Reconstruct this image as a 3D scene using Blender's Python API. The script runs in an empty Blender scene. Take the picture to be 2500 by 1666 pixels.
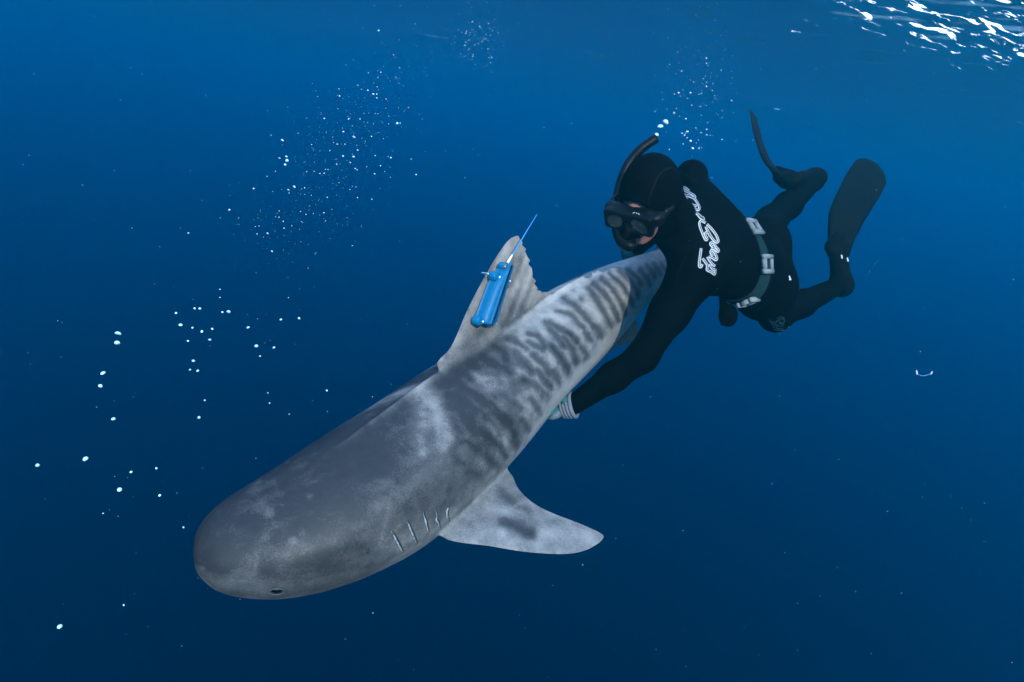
import bpy, bmesh, math, random
import numpy as np
from mathutils import Matrix, Vector, kdtree

R = math.radians
rng = np.random.default_rng(7)
random.seed(7)
scene = bpy.context.scene
C = scene.collection

# ------------------------------------------------------------------ camera
CAM_Z = -1.25                      # the water surface is z = 0
PITCH, ROLL = R(20), R(10)
FPX = 1490.0                       # focal length in pixels of the 2500 px wide photograph
fwd = np.array([0, math.cos(PITCH), -math.sin(PITCH)])
r0 = np.array([1.0, 0, 0]); u0 = np.array([0, math.sin(PITCH), math.cos(PITCH)])
RIGHT = math.cos(ROLL) * r0 + math.sin(ROLL) * u0
UP = math.cos(ROLL) * u0 - math.sin(ROLL) * r0
BACK = -fwd
CAMLOC = np.array([0, 0, CAM_Z])
M3 = np.stack([RIGHT, UP, BACK], axis=1)
cam = bpy.data.cameras.new('camera')
cam.sensor_width = 36; cam.lens = 36 * FPX / 2500; cam.clip_end = 1000; cam.clip_start = 0.02
camo = bpy.data.objects.new('camera', cam); C.objects.link(camo)
camo.matrix_world = Matrix([[RIGHT[i], UP[i], BACK[i], CAMLOC[i]] for i in range(3)] + [[0, 0, 0, 1]])
scene.camera = camo

# ------------------------------------------------------------------ sky, sun, exposure
SUNC = np.array([0.24, 0.13, 0.96]); SUNC /= np.linalg.norm(SUNC)   # toward the sun, in camera axes
SUNW = M3 @ SUNC
elev = math.asin(SUNW[2]); azim = math.atan2(SUNW[0], SUNW[1])
world = bpy.data.worlds.new('World'); scene.world = world; world.use_nodes = True
wn = world.node_tree.nodes; wl = world.node_tree.links
bg = wn['Background']
sky = wn.new('ShaderNodeTexSky'); sky.sky_type = 'NISHITA'; sky.sun_disc = False
sky.sun_elevation = elev; sky.sun_rotation = azim
wl.new(sky.outputs[0], bg.inputs[0]); bg.inputs[1].default_value = 0.12
sun = bpy.data.lights.new('sun', 'SUN'); sun.energy = 2.3; sun.angle = R(0.53); sun.color = (1.0, 0.81, 0.66)
suno = bpy.data.objects.new('sun', sun); C.objects.link(suno)
suno.rotation_euler = Vector(SUNW).to_track_quat('Z', 'Y').to_euler()
suno.location = (0, 0, 8)
vs = scene.view_settings
vs.view_transform = 'Standard'; vs.look = 'None'; vs.gamma = 1; vs.use_curve_mapping = False
vs.exposure = 3.38
scene.render.engine = 'CYCLES'
cy = scene.cycles
cy.use_denoising = True
cy.max_bounces = 8; cy.volume_bounces = 1; cy.transparent_max_bounces = 16
cy.caustics_reflective = False; cy.caustics_refractive = False
cy.sample_clamp_indirect = 4

# ------------------------------------------------------------------ helpers
def P(px, py, d):
    """photo pixel + distance along the view axis -> camera-axes coordinates"""
    return np.array([(px - 1250) / FPX * d, (833 - py) / FPX * d, -d], float)
def W(p):
    p = np.asarray(p, float)
    return p @ M3.T + CAMLOC
def PW(px, py, d): return W(P(px, py, d))
def proj(v):
    v = np.atleast_2d(v)
    return np.stack([1250 + FPX * v[:, 0] / -v[:, 2], 833 - FPX * v[:, 1] / -v[:, 2]], 1)
def nrm(v): v = np.asarray(v, float); return v / np.linalg.norm(v)

def mat(name, color=(.5, .5, .5), rough=.5, metal=0.0, spec=.5, **kw):
    m = bpy.data.materials.new(name); m.use_nodes = True
    b = m.node_tree.nodes['Principled BSDF']
    b.inputs['Base Color'].default_value = (*color, 1); b.inputs['Roughness'].default_value = rough
    b.inputs['Metallic'].default_value = metal; b.inputs['Specular IOR Level'].default_value = spec
    for k, v in kw.items(): b.inputs[k].default_value = v
    return m
def noise_var(m, scale, amt, bump=0.0, detail=5, bscale=None, bdist=.002):
    """colour variation and fine relief on a plain material"""
    nt = m.node_tree; b = nt.nodes['Principled BSDF']
    tc = nt.nodes.new('ShaderNodeTexCoord')
    n = nt.nodes.new('ShaderNodeTexNoise'); n.inputs['Scale'].default_value = scale; n.inputs['Detail'].default_value = detail
    nt.links.new(tc.outputs['Object'], n.inputs['Vector'])
    mx = nt.nodes.new('ShaderNodeMix'); mx.data_type = 'RGBA'
    c = b.inputs['Base Color'].default_value[:]
    mx.inputs[6].default_value = (*[x * (1 - amt) for x in c[:3]], 1)
    mx.inputs[7].default_value = (*[min(1, x * (1 + amt)) for x in c[:3]], 1)
    nt.links.new(n.outputs['Fac'], mx.inputs[0]); nt.links.new(mx.outputs[2], b.inputs['Base Color'])
    if bump:
        n2 = nt.nodes.new('ShaderNodeTexNoise'); n2.inputs['Scale'].default_value = bscale or scale * 4; n2.inputs['Detail'].default_value = 6
        nt.links.new(tc.outputs['Object'], n2.inputs['Vector'])
        bp = nt.nodes.new('ShaderNodeBump'); bp.inputs['Strength'].default_value = bump; bp.inputs['Distance'].default_value = bdist
        nt.links.new(n2.outputs['Fac'], bp.inputs['Height']); nt.links.new(bp.outputs[0], b.inputs['Normal'])
    return m

def thing(name, loc, label, cat, group=None):
    o = bpy.data.objects.new(name, None); C.objects.link(o); o.location = loc; o.empty_display_size = .05
    o['label'] = label; o['category'] = cat
    if group: o['group'] = group
    return o
def link(name, verts, faces, m, parent=None, smooth=True, world_space=False):
    """mesh object from camera-axes coordinates"""
    v = np.asarray(verts, float)
    if not world_space: v = W(v)
    org = np.zeros(3); q = parent
    while q is not None: org += np.array(q.location); q = q.parent
    me = bpy.data.meshes.new(name)
    me.from_pydata((v - org).tolist(), [], [list(map(int, f)) for f in faces])
    me.validate(); me.update()
    if smooth: me.polygons.foreach_set('use_smooth', [True] * len(me.polygons))
    for x in (m if isinstance(m, (list, tuple)) else [m]): me.materials.append(x)
    o = bpy.data.objects.new(name, me); C.objects.link(o); o.parent = parent
    return o
def top(o, label, cat, group=None, kind=None):
    if label: o['label'] = label
    if cat: o['category'] = cat
    if group: o['group'] = group
    if kind: o['kind'] = kind
    return o

def grid_faces(nu, nv, close_v=False, off=0):
    f = []
    for i in range(nu - 1):
        for j in range(nv - (0 if close_v else 1)):
            a = off + i * nv + j; b = off + i * nv + (j + 1) % nv
            f.append((a, b, b + nv, a + nv))
    return f
def tube(path, rad, n=14, caps=True):
    """swept round tube along points"""
    p = np.asarray(path, float); k = len(p)
    rad = np.broadcast_to(np.asarray(rad, float), (k,))
    t = np.gradient(p, axis=0); t /= np.linalg.norm(t, axis=1)[:, None]
    a = nrm(np.cross(t[0], [.3, .9, .2])); V = []
    for i in range(k):
        a = nrm(a - t[i] * (a @ t[i])); b = np.cross(t[i], a)
        for j in range(n):
            w = 2 * math.pi * j / n
            V.append(p[i] + rad[i] * (math.cos(w) * a + math.sin(w) * b))
    F = grid_faces(k, n, True)
    F = [f[::-1] for f in F]
    if caps:
        F.append(tuple(range(n))); F.append(tuple(range((k - 1) * n, k * n))[::-1])
    return np.array(V), F
def smooth_path(pts, m):
    """Catmull-Rom through the points"""
    p = np.asarray(pts, float); k = len(p)
    q = np.vstack([2 * p[0] - p[1], p, 2 * p[-1] - p[-2]]); out = []
    for s in np.linspace(0, k - 1, m):
        i = min(int(s), k - 2); t = s - i
        a, b, c, d = q[i:i + 4]
        out.append(.5 * (2 * b + (c - a) * t + (2 * a - 5 * b + 4 * c - d) * t * t + (-a + 3 * b - 3 * c + d) * t ** 3))
    return np.array(out)
def merge(parts):
    V, F, o = [], [], 0
    for v, f in parts:
        V.append(np.asarray(v, float)); F += [tuple(i + o for i in q) for q in f]; o += len(v)
    return np.vstack(V), F
def box(c, ax, half, bev=.2):
    """box with chamfered edges; ax = 3 axis vectors"""
    bm = bmesh.new(); bmesh.ops.create_cube(bm, size=2)
    for v in bm.verts: v.co = Vector((v.co.x * half[0], v.co.y * half[1], v.co.z * half[2]))
    bmesh.ops.bevel(bm, geom=list(bm.edges), offset=min(half) * bev, segments=2, affect='EDGES')
    bm.verts.index_update()
    V = np.array([v.co[:] for v in bm.verts]) @ np.array(ax, float) + c
    F = [tuple(v.index for v in f.verts) for f in bm.faces]; bm.free()
    return V, F
def ball(c, r, nu=10, nv=14, ax=np.eye(3)):
    V = []; r = np.broadcast_to(np.asarray(r, float), (3,))
    for i in range(nu + 1):
        a = math.pi * i / nu
        for j in range(nv):
            b = 2 * math.pi * j / nv
            V.append(np.array([math.sin(a) * math.cos(b), math.sin(a) * math.sin(b), math.cos(a)]) * r)
    V = np.array(V) @ np.asarray(ax, float) + c
    return V, [f[::-1] for f in grid_faces(nu + 1, nv, True)]

def vnoise(p, freq, seed=0):
    """value noise, p (n,k<=3)"""
    p = np.asarray(p, float) * freq
    if p.shape[1] < 3: p = np.hstack([p, np.zeros((len(p), 3 - p.shape[1]))])
    i = np.floor(p).astype(np.int64); f = p - i; f = f * f * (3 - 2 * f)
    def h(a, b, c):
        n = (a * 374761393 + b * 668265263 + c * 2147483647 + seed * 974711) & 0xffffffff
        n = ((n ^ (n >> 13)) * 1274126177) & 0xffffffff
        return ((n ^ (n >> 16)) & 0xffff) / 65535.0
    o = 0
    for a in (0, 1):
        for b in (0, 1):
            for c in (0, 1):
                w = (f[:, 0] if a else 1 - f[:, 0]) * (f[:, 1] if b else 1 - f[:, 1]) * (f[:, 2] if c else 1 - f[:, 2])
                o = o + w * h(i[:, 0] + a, i[:, 1] + b, i[:, 2] + c)
    return o
def seg_dist(q, poly):
    """distance of 2-D points q to a polyline"""
    poly = np.asarray(poly, float); d = np.full(len(q), 1e9)
    if len(poly) == 1: return np.linalg.norm(q - poly[0], axis=1)
    for a, b in zip(poly[:-1], poly[1:]):
        ab = b - a; t = np.clip(((q - a) @ ab) / (ab @ ab + 1e-9), 0, 1)
        d = np.minimum(d, np.linalg.norm(q - a - t[:, None] * ab, axis=1))
    return d

# ------------------------------------------------------------------ the sea: water body and its surface
bm = bmesh.new(); bmesh.ops.create_cube(bm, size=1)
me = bpy.data.meshes.new('haze'); bm.to_mesh(me); bm.free()
hz = bpy.data.objects.new('haze', me); C.objects.link(hz)
hz.scale = (300, 300, 120.35); hz.location = (0, 40, -59.825)
hm = bpy.data.materials.new('sea_water'); hm.use_nodes = True
nt = hm.node_tree; nt.nodes.remove(nt.nodes['Principled BSDF'])
pv = nt.nodes.new('ShaderNodeVolumePrincipled')
SIG_S = np.array([.0002, .0300, .0350])      # scattering and absorption of clear ocean water, per metre
SIG_A = np.array([.105, .044, .0145])
DENS = .4
colr = SIG_S / DENS; ac = (1 - SIG_A / (DENS * (1 - colr))) ** 2
pv.inputs['Color'].default_value = (*colr, 1)
pv.inputs['Absorption Color'].default_value = (*ac, 1)
pv.inputs['Density'].default_value = DENS; pv.inputs['Anisotropy'].default_value = 0.75
nt.links.new(pv.outputs[0], nt.nodes['Material Output'].inputs['Volume'])
me.materials.append(hm)
top(hz, 'clear blue sea water filling the whole scene', None, kind='stuff')

def wave_height(x, y):
    g = np.random.default_rng(11); z = np.zeros_like(x)
    for k in range(46):
        lam = .85 * (0.945 ** k) * g.uniform(.85, 1.15)
        th = R(35) + g.normal(0, .75)
        amp = .0034 * lam ** .85
        ph = (x * math.cos(th) + y * math.sin(th)) * 2 * math.pi / lam + g.uniform(0, 6.28)
        s = np.sin(ph); z += amp * (s + .25 * np.cos(2 * ph))
    return z
def spaced(a, b, n, c, p=2.2):
    t = np.linspace(-1, 1, n); s = np.sign(t) * np.abs(t) ** p
    return np.where(s < 0, c + s * (c - a), c + s * (b - c))
gx = spaced(-110, 130, 560, 5.0, 2.6); gy = spaced(-60, 190, 520, 4.5, 2.8)
XX, YY = np.meshgrid(gx, gy, indexing='ij')
dist = np.hypot(XX, YY)
ZZ = wave_height(XX, YY) * np.clip(1.3 - dist / 90, .15, 1)
surf = link('water', np.stack([XX.ravel(), YY.ravel(), ZZ.ravel()], 1), [f[::-1] for f in grid_faces(560, 520)], [], world_space=True)
sm = bpy.data.materials.new('sea_surface'); sm.use_nodes = True
nt = sm.node_tree; nt.nodes.remove(nt.nodes['Principled BSDF']); out = nt.nodes['Material Output']
def N(t, **kw):
    n = nt.nodes.new(t)
    for k, v in kw.items():
        if isinstance(k, str) and hasattr(n, k): setattr(n, k, v)
        else: n.inputs[k].default_value = v
    return n
L = lambda a, b: nt.links.new(a, b)
fr = N('ShaderNodeLayerWeight')   # mirror-like toward grazing, clear overhead
tr = N('ShaderNodeBsdfTransparent'); tr.inputs[0].default_value = (.88, .94, 1.0, 1); gl = N('ShaderNodeBsdfAnisotropic'); gl.inputs['Roughness'].default_value = .06
fm = N('ShaderNodeMapRange'); fm.inputs[1].default_value = .05; fm.inputs[2].default_value = .735; fm.inputs[4].default_value = .9975; fr.inputs[0].default_value = .5; L(fr.outputs['Facing'], fm.inputs[0])
mx = N('ShaderNodeMixShader'); L(fm.outputs[0], mx.inputs[0]); L(tr.outputs[0], mx.inputs[1]); L(gl.outputs[0], mx.inputs[2])
# sun glints painted as white translucent streaks: one patch and scattered flecks
tc = N('ShaderNodeTexCoord')
mp = N('ShaderNodeMapping'); mp.inputs['Rotation'].default_value = (0, 0, -math.atan2(2.1, 3.4)); L(tc.outputs['Object'], mp.inputs['Vector'])
ms = N('ShaderNodeMapping'); ms.inputs['Scale'].default_value = (1.25, 5.0, 1); L(mp.outputs[0], ms.inputs['Vector'])
n1 = N('ShaderNodeTexNoise'); n1.inputs['Scale'].default_value = 1.6; n1.inputs['Detail'].default_value = 5; n1.inputs['Roughness'].default_value = .62; n1.inputs['Distortion'].default_value = .9; L(ms.outputs[0], n1.inputs['Vector'])
n2 = N('ShaderNodeTexNoise'); n2.inputs['Scale'].default_value = .55; n2.inputs['Detail'].default_value = 3; L(mp.outputs[0], n2.inputs['Vector'])
sx = N('ShaderNodeSeparateXYZ'); L(mp.outputs[0], sx.inputs[0])
ct = (math.cos(math.atan2(2.1, 3.4)), math.sin(math.atan2(2.1, 3.4)))
pu, pv_ = 3.3 * ct[0] + 6.1 * ct[1], -3.3 * ct[1] + 6.1 * ct[0]
du = N('ShaderNodeMath', operation='SUBTRACT'); du.inputs[1].default_value = pu - .1; L(sx.outputs[0], du.inputs[0])
dv = N('ShaderNodeMath', operation='SUBTRACT'); dv.inputs[1].default_value = pv_ - .55; L(sx.outputs[1], dv.inputs[0])
du2 = N('ShaderNodeMath', operation='DIVIDE'); du2.inputs[1].default_value = 3.6; L(du.outputs[0], du2.inputs[0])
dv2 = N('ShaderNodeMath', operation='DIVIDE'); dv2.inputs[1].default_value = 1.15; L(dv.outputs[0], dv2.inputs[0])
cb = N('ShaderNodeCombineXYZ'); L(du2.outputs[0], cb.inputs[0]); L(dv2.outputs[0], cb.inputs[1])
ln = N('ShaderNodeVectorMath', operation='LENGTH'); L(cb.outputs[0], ln.inputs[0])
pr = N('ShaderNodeMapRange'); pr.inputs[1].default_value = .35; pr.inputs[2].default_value = 1.35; pr.inputs[3].default_value = .115; pr.inputs[4].default_value = -.03; L(ln.outputs['Value'], pr.inputs[0])
a1 = N('ShaderNodeMath', operation='ADD'); L(n1.outputs[0], a1.inputs[0]); L(pr.outputs[0], a1.inputs[1])
a2 = N('ShaderNodeMath', operation='MULTIPLY_ADD'); a2.inputs[1].default_value = .12; L(n2.outputs[0], a2.inputs[0]); L(a1.outputs[0], a2.inputs[2])
th = N('ShaderNodeMapRange'); th.inputs[1].default_value = .735; th.inputs[2].default_value = .80; th.inputs[3].default_value = 0; th.inputs[4].default_value = .95; L(a2.outputs[0], th.inputs[0])
tl = N('ShaderNodeBsdfTranslucent'); tl.inputs[0].default_value = (.92, .95, .95, 1)
mf = N('ShaderNodeMixShader'); L(th.outputs[0], mf.inputs[0]); L(mx.outputs[0], mf.inputs[1]); L(tl.outputs[0], mf.inputs[2])
L(mf.outputs[0], out.inputs['Surface'])
surf.data.materials.append(sm)
top(surf, 'rippled underside of the sea surface glinting overhead', None, kind='structure')

# ------------------------------------------------------------------ shark
D0 = nrm([-.085, .905, .415])
# centre pixel, distance, half-size across the view (px), width ratio, height ratio
ST = [  # px, py, distance, half-size in px, width ratio, height ratio
    (471, 1352, 1.285, 2, 1.05, 0.80),
    (476, 1351, 1.287, 44, 1.05, 0.80),
    (494, 1347, 1.292, 76, 1.05, 0.80),
    (530, 1343, 1.305, 111, 1.05, 0.80),
    (592, 1331, 1.335, 141, 1.06, 0.80),
    (685, 1306, 1.375, 165, 1.06, 0.82),
    (820, 1250, 1.445, 182, 1.03, 0.88),
    (942, 1179, 1.545, 182, 1.00, 0.95),
    (1065, 1084, 1.690, 165, 0.98, 1.00),
    (1183, 983, 1.850, 143, 0.97, 1.02),
    (1291, 887, 2.010, 119, 0.96, 1.03),
    (1390, 806, 2.170, 104, 0.95, 1.04),
    (1478, 740, 2.320, 83, 0.92, 1.05),
    (1562, 683, 2.480, 56, 0.88, 1.05),
    (1619, 645, 2.620, 38, 0.85, 1.05),
    (1665, 624, 2.780, 32, 0.95, 0.95),
    (1700, 602, 2.980, 22, 0.70, 1.00),
    (1722, 575, 3.150, 10, 0.60, 1.00),
    (1735, 556, 3.260, 3, 0.60, 1.00)]
sc_ = np.array([P(a, b, d) for a, b, d, *_ in ST])
sr_ = np.array([r * d / FPX for _, _, d, r, _, _ in ST]); sa_ = np.array([s[4] for s in ST]); sb_ = np.array([s[5] for s in ST])
chord = np.r_[0, np.cumsum(np.linalg.norm(np.diff(sc_, axis=0), axis=1))]
NS, NA = 460, 176
def interp_smooth(x, xs, ys):
    """monotone cubic"""
    ys = np.asarray(ys, float); h = np.diff(xs); dl = np.diff(ys) / h
    m = np.zeros_like(ys); m[0] = dl[0]; m[-1] = dl[-1]
    for i in range(1, len(ys) - 1):
        m[i] = 0 if dl[i - 1] * dl[i] <= 0 else 2 * dl[i - 1] * dl[i] / (dl[i - 1] + dl[i])
    k = np.clip(np.searchsorted(xs, x) - 1, 0, len(xs) - 2); t = (x - xs[k]) / h[k]
    return ((2 * t ** 3 - 3 * t ** 2 + 1) * ys[k] + (t ** 3 - 2 * t ** 2 + t) * h[k] * m[k] + (-2 * t ** 3 + 3 * t ** 2) * ys[k + 1] + (t ** 3 - t ** 2) * h[k] * m[k + 1])
tt = np.linspace(0, 1, NS) ** 1.25 * chord[-1]
cen = np.stack([interp_smooth(tt, chord, sc_[:, i]) for i in range(3)], 1)
kern = np.ones(15) / 15
for i in range(3):
    pad = np.r_[2 * cen[0, i] - cen[7:0:-1, i], cen[:, i], 2 * cen[-1, i] - cen[-2:-9:-1, i]]
    cen[:, i] = np.convolve(pad, kern, 'valid')
rad = interp_smooth(tt, chord, sr_); ra = interp_smooth(tt, chord, sa_); rb = interp_smooth(tt, chord, sb_)
tan = np.gradient(cen, axis=0); tan /= np.linalg.norm(tan, axis=1)[:, None]
for i in range(3): tan[:, i] = np.convolve(np.r_[[tan[0, i]] * 12, tan[:, i], [tan[-1, i]] * 12], np.ones(25) / 25, 'valid')
tan /= np.linalg.norm(tan, axis=1)[:, None]
dor = D0[None] - tan * (tan @ D0)[:, None]; dor /= np.linalg.norm(dor, axis=1)[:, None]
lef = np.cross(tan, dor)                                   # the shark's left side
ang = np.linspace(0, 2 * math.pi, NA, endpoint=False)      # 0 = dorsal midline, pi/2 = left flank
ca, sa = np.cos(ang), np.sin(ang)
def body_points(extra=None):
    n = 2.15
    den = (np.abs(ca) ** n + np.abs(sa) ** n) ** (1 / n)
    x = sa / den; y = ca / den
    X = rad[:, None] * ra[:, None] * x[None]; Y = rad[:, None] * rb[:, None] * y[None]
    L = tt[:, None] / tt[-1]
    # flat underside and broad brow on the head, keel down the back
    hd = np.clip(1 - L / .30, 0, 1)
    Y = np.where(Y < 0, Y * (1 - .10 * hd), Y)
    a_ = np.minimum(ang, 2 * math.pi - ang)[None]
    ridge = np.exp(-(a_ / .07) ** 2) * np.clip((L - .10) / .1, 0, 1) * np.clip((.62 - L) / .1, 0, 1) * .013
    brow = np.exp(-((a_ - 1.15) / .35) ** 2) * np.exp(-((L - .105) / .05) ** 2) * .012
    X = X + np.sign(sa)[None] * brow
    flat = np.exp(-((a_ - .5) / .28) ** 2) * np.clip((L - .1) / .1, 0, 1) * np.clip((.45 - L) / .15, 0, 1) * -.006
    Y = Y + ridge + flat
    Q = cen[:, None] + X[..., None] * lef[:, None] + Y[..., None] * dor[:, None]
    return Q
BODY = body_points()
nv_ = BODY.reshape(-1, 3)
def body_normals(B):
    du = np.gradient(B, axis=0); dv = np.roll(B, -1, 1) - np.roll(B, 1, 1)
    n = np.cross(dv, du); n /= np.linalg.norm(n, axis=2)[..., None] + 1e-12
    s = np.sign(np.sum(n * (B - cen[:, None]), axis=2, keepdims=True)); return n * np.where(s == 0, 1, s)
BN = body_normals(BODY)
vis = (np.sum(BN * -BODY, axis=2) > 0)
PX = proj(nv_).reshape(NS, NA, 2)

def z1(l): return [(1040 + x / 3.677, 640 + y / 3.677) for x, y in l]
def z2(l): return [(980 + x / 3.919, 860 + y / 3.919) for x, y in l]
def zh(l): return [(440 + x / 3.136, 1000 + y / 3.136) for x, y in l]
# --- gill slits: real folds in the skin
GILLS = [zh(g) for g in ([(1622, 930), (1668, 1020), (1712, 1092)], [(1742, 850), (1775, 945), (1815, 1026)], [(1862, 785), (1880, 865), (1905, 945)],
                         [(1958, 752), (1966, 835), (1992, 922)], [(2062, 735), (2040, 790), (2062, 852)])]
flat_px = PX.reshape(-1, 2)
disp = np.zeros(NS * NA)
for g in GILLS:
    g = np.array(g); dd = seg_dist(flat_px, g)
    ctr = g.mean(0); ax_ = nrm(g[-1] - g[0]); nx = np.array([-ax_[1], ax_[0]])
    if nx[0] > 0: nx = -nx                                  # toward the snout
    side = (flat_px - ctr) @ nx
    near = (dd < 30) & vis.ravel()
    al = np.clip(1 - np.abs((flat_px - ctr) @ ax_) / (np.linalg.norm(g[-1] - g[0]) * .62), 0, 1) ** .5
    prof = np.where(side > 0, .0052 * np.exp(-side / 15), -.0065 * np.exp(side / 6)) * np.clip(np.abs(side) / 1.2, 0, 1)
    disp += np.where(near, prof * al, 0)
disp = disp.reshape(NS, NA)
mirror = (-np.arange(NA)) % NA
left_half = (np.arange(NA) > 0) & (np.arange(NA) < NA // 2)
def mirrored(f):
    """the far flank takes the near flank's values"""
    f = f.copy(); f[:, ~left_half] = np.where((np.arange(NA) == 0) | (np.arange(NA) == NA // 2), f, f[:, mirror])[:, ~left_half]; return f
disp = mirrored(disp)
BODY = BODY + BN * disp[..., None]

# --- skin tone, streaks and marks: 0 dark .. 1 pale
MARKS = [(z1(l), w, k) for l, w, k in [
    ([(1250, 330), (1350, 400), (1420, 470), (1540, 600), (1560, 650)], 62, 1), ([(1180, 430), (1300, 470), (1420, 590), (1470, 690)], 42, .9),
    ([(1110, 540), (1220, 600), (1300, 650), (1350, 720)], 46, 1), ([(1080, 540), (1180, 680), (1230, 760)], 56, 1),
    ([(1240, 680), (1310, 790), (1350, 900)], 48, 1), ([(930, 640), (1010, 660), (1060, 760)], 52, 1), ([(920, 720), (1040, 780)], 44, .9),
    ([(1110, 760), (1200, 850), (1270, 960), (1300, 1050)], 58, 1.05), ([(960, 830), (1060, 920), (1110, 1000)], 60, 1),
    ([(1140, 980), (1180, 1050), (1210, 1130)], 60, .9), ([(790, 830), (880, 900), (950, 980)], 82, 1.05), ([(1000, 980), (1080, 1070), (1130, 1140)], 44, .9),
    ([(620, 760), (700, 800), (720, 870)], 92, 1.05), ([(500, 850), (580, 890), (640, 930)], 62, 1), ([(640, 940), (720, 960), (760, 1000)], 55, .9),
    ([(380, 900), (470, 940)], 58, .9), ([(280, 980), (380, 1020), (400, 1050)], 64, .9), ([(880, 1060), (980, 1100), (1050, 1170)], 46, .7),
    ([(1060, 1180), (1130, 1230)], 42, .7), ([(930, 1230), (1000, 1320), (1040, 1400)], 42, .7), ([(110, 1120), (220, 1090), (280, 1060)], 70, .85),
    ([(200, 1200), (290, 1230), (320, 1280)], 58, .8), ([(330, 1120), (450, 1200), (600, 1290), (700, 1380), (760, 1460)], 44, .95),
    ([(720, 690), (800, 700)], 55, .8), ([(800, 720), (900, 780)], 62, .9), ([(1390, 770), (1440, 830), (1430, 880)], 38, .7),
    ([(1470, 250), (1540, 330), (1590, 420), (1650, 560)], 50, 1), ([(1510, 200), (1600, 280), (1680, 400), (1720, 510)], 34, .95),
    ([(1580, 150), (1680, 250), (1760, 380), (1790, 470)], 34, .95), ([(1650, 110), (1760, 220), (1830, 320), (1860, 400)], 34, .95),
    ([(1740, 90), (1830, 170), (1900, 270), (1900, 330)], 34, .95), ([(1820, 80), (1900, 150), (1920, 200)], 36, .9), ([(1400, 330)], 50, .7), ([(1230, 350)], 44, .6), ([(1330, 270)], 34, .5),
    ([(1920, 70), (1980, 150), (2010, 200)], 26, .9), ([(1980, 40), (2050, 130)], 24, .9), ([(2040, 30), (2100, 110)], 24, .9), ([(2100, 10), (2160, 90)], 22, .9), ([(2150, 0), (2210, 60)], 22, .9)]]
MARKS = [(l, w / 3.677, k) for l, w, k in MARKS]
MARKS += [(z2(l), w * .80 / 3.919, k * .85) for l, w, k in [
    ([(600, 330), (750, 460), (900, 580), (1000, 680), (1080, 800), (1100, 900)], 58, .95), ([(640, 500), (760, 580), (870, 680), (940, 800)], 48, .6),
    ([(750, 760), (880, 840), (960, 930), (1000, 1000)], 66, .9), ([(820, 1000), (900, 1080)], 60, .7), ([(540, 560), (640, 640), (700, 780)], 60, .6),
    ([(600, 850), (740, 930), (790, 1000)], 50, .6), ([(640, 1150), (760, 1180)], 84, .6), ([(1160, 660), (1220, 760)], 52, .75), ([(1230, 440), (1300, 540), (1330, 620)], 44, .7),
    ([(880, 430), (1000, 440), (1150, 540)], 50, .5), ([(520, 1000), (600, 1080)], 46, .5), ([(420, 480), (480, 620), (560, 760)], 60, .4), ([(1330, 400), (1390, 480)], 36, .6)]]
PALE = [(z2([(700, 240), (900, 330), (1150, 450)]), 22, .9), (z2([(240, 360), (320, 560), (380, 700), (400, 880)]), 26, 1.1), (z2([(1000, 250), (1110, 230)]), 18, .7),  # paler streaks laid over the flank tone
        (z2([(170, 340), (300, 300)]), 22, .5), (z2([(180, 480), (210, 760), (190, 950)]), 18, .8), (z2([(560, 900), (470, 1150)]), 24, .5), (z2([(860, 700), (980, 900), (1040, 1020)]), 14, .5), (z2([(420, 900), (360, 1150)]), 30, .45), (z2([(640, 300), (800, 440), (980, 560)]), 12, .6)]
q = flat_px; warp = np.stack([vnoise(q, .02, 1) - .5, vnoise(q, .02, 2) - .5], 1) * 6 + np.stack([vnoise(q, .07, 3) - .5, vnoise(q, .07, 4) - .5], 1) * 2.2 + np.stack([vnoise(q, .22, 5) - .5, vnoise(q, .22, 6) - .5], 1) * 3.0
qw = q + warp
stripe = np.zeros(len(q))
for l, w, k in MARKS:
    bx = np.array(l); m_ = (np.abs(qw[:, 0] - bx[:, 0].mean()) < 160) & (np.abs(qw[:, 1] - bx[:, 1].mean()) < 160)
    d = seg_dist(qw[m_], l)
    s = k / (1 + np.exp((d - w * (.60 if w < 13.5 else .46)) / (w * .17 + 1.6)))
    stripe[m_] = np.maximum(stripe[m_], s)
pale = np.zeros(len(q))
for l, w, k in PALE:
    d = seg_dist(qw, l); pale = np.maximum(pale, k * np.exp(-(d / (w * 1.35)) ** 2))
scar = np.zeros(len(q))
for x, y, r, k in [(757, 1213, 9, .55), (715, 1319, 11, .8), (736, 1297, 12, .45), (697, 1301, 7, .4), (494, 1387, 6, .6), (660, 1252, 10, .35), (866, 1131, 5, .3)]:
    d = np.linalg.norm(q - (x, y), axis=1); scar = np.maximum(scar, k / (1 + np.exp((d - r) / 1.6)))
g2 = np.random.default_rng(5)
SCR = [[(959, 1175), (950, 1230), (938, 1300), (925, 1330)], [(627, 1345), (624, 1390)], [(760, 1178), (790, 1172)], [(668, 1080 + 140), (690, 1235)], [(568, 1280), (560, 1300)],
       [(632, 1205), (628, 1222)], [(972, 1070), (985, 1090), (1000, 1105)], [(560, 1415), (610, 1420)]]
for _ in range(26):
    x, y = g2.uniform(520, 980), g2.uniform(1130, 1420); th = g2.uniform(-.9, .5); ln = g2.uniform(10, 45)
    SCR.append([(x, y), (x + ln * math.cos(th), y + ln * math.sin(th))])
for i, l in enumerate(SCR):
    d = seg_dist(q, l); scar = np.maximum(scar, (.38 if i < 8 else .16) * np.exp(-(d / (2.2 if i < 8 else 1.8)) ** 2))
cloud = np.zeros(len(q))
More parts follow.
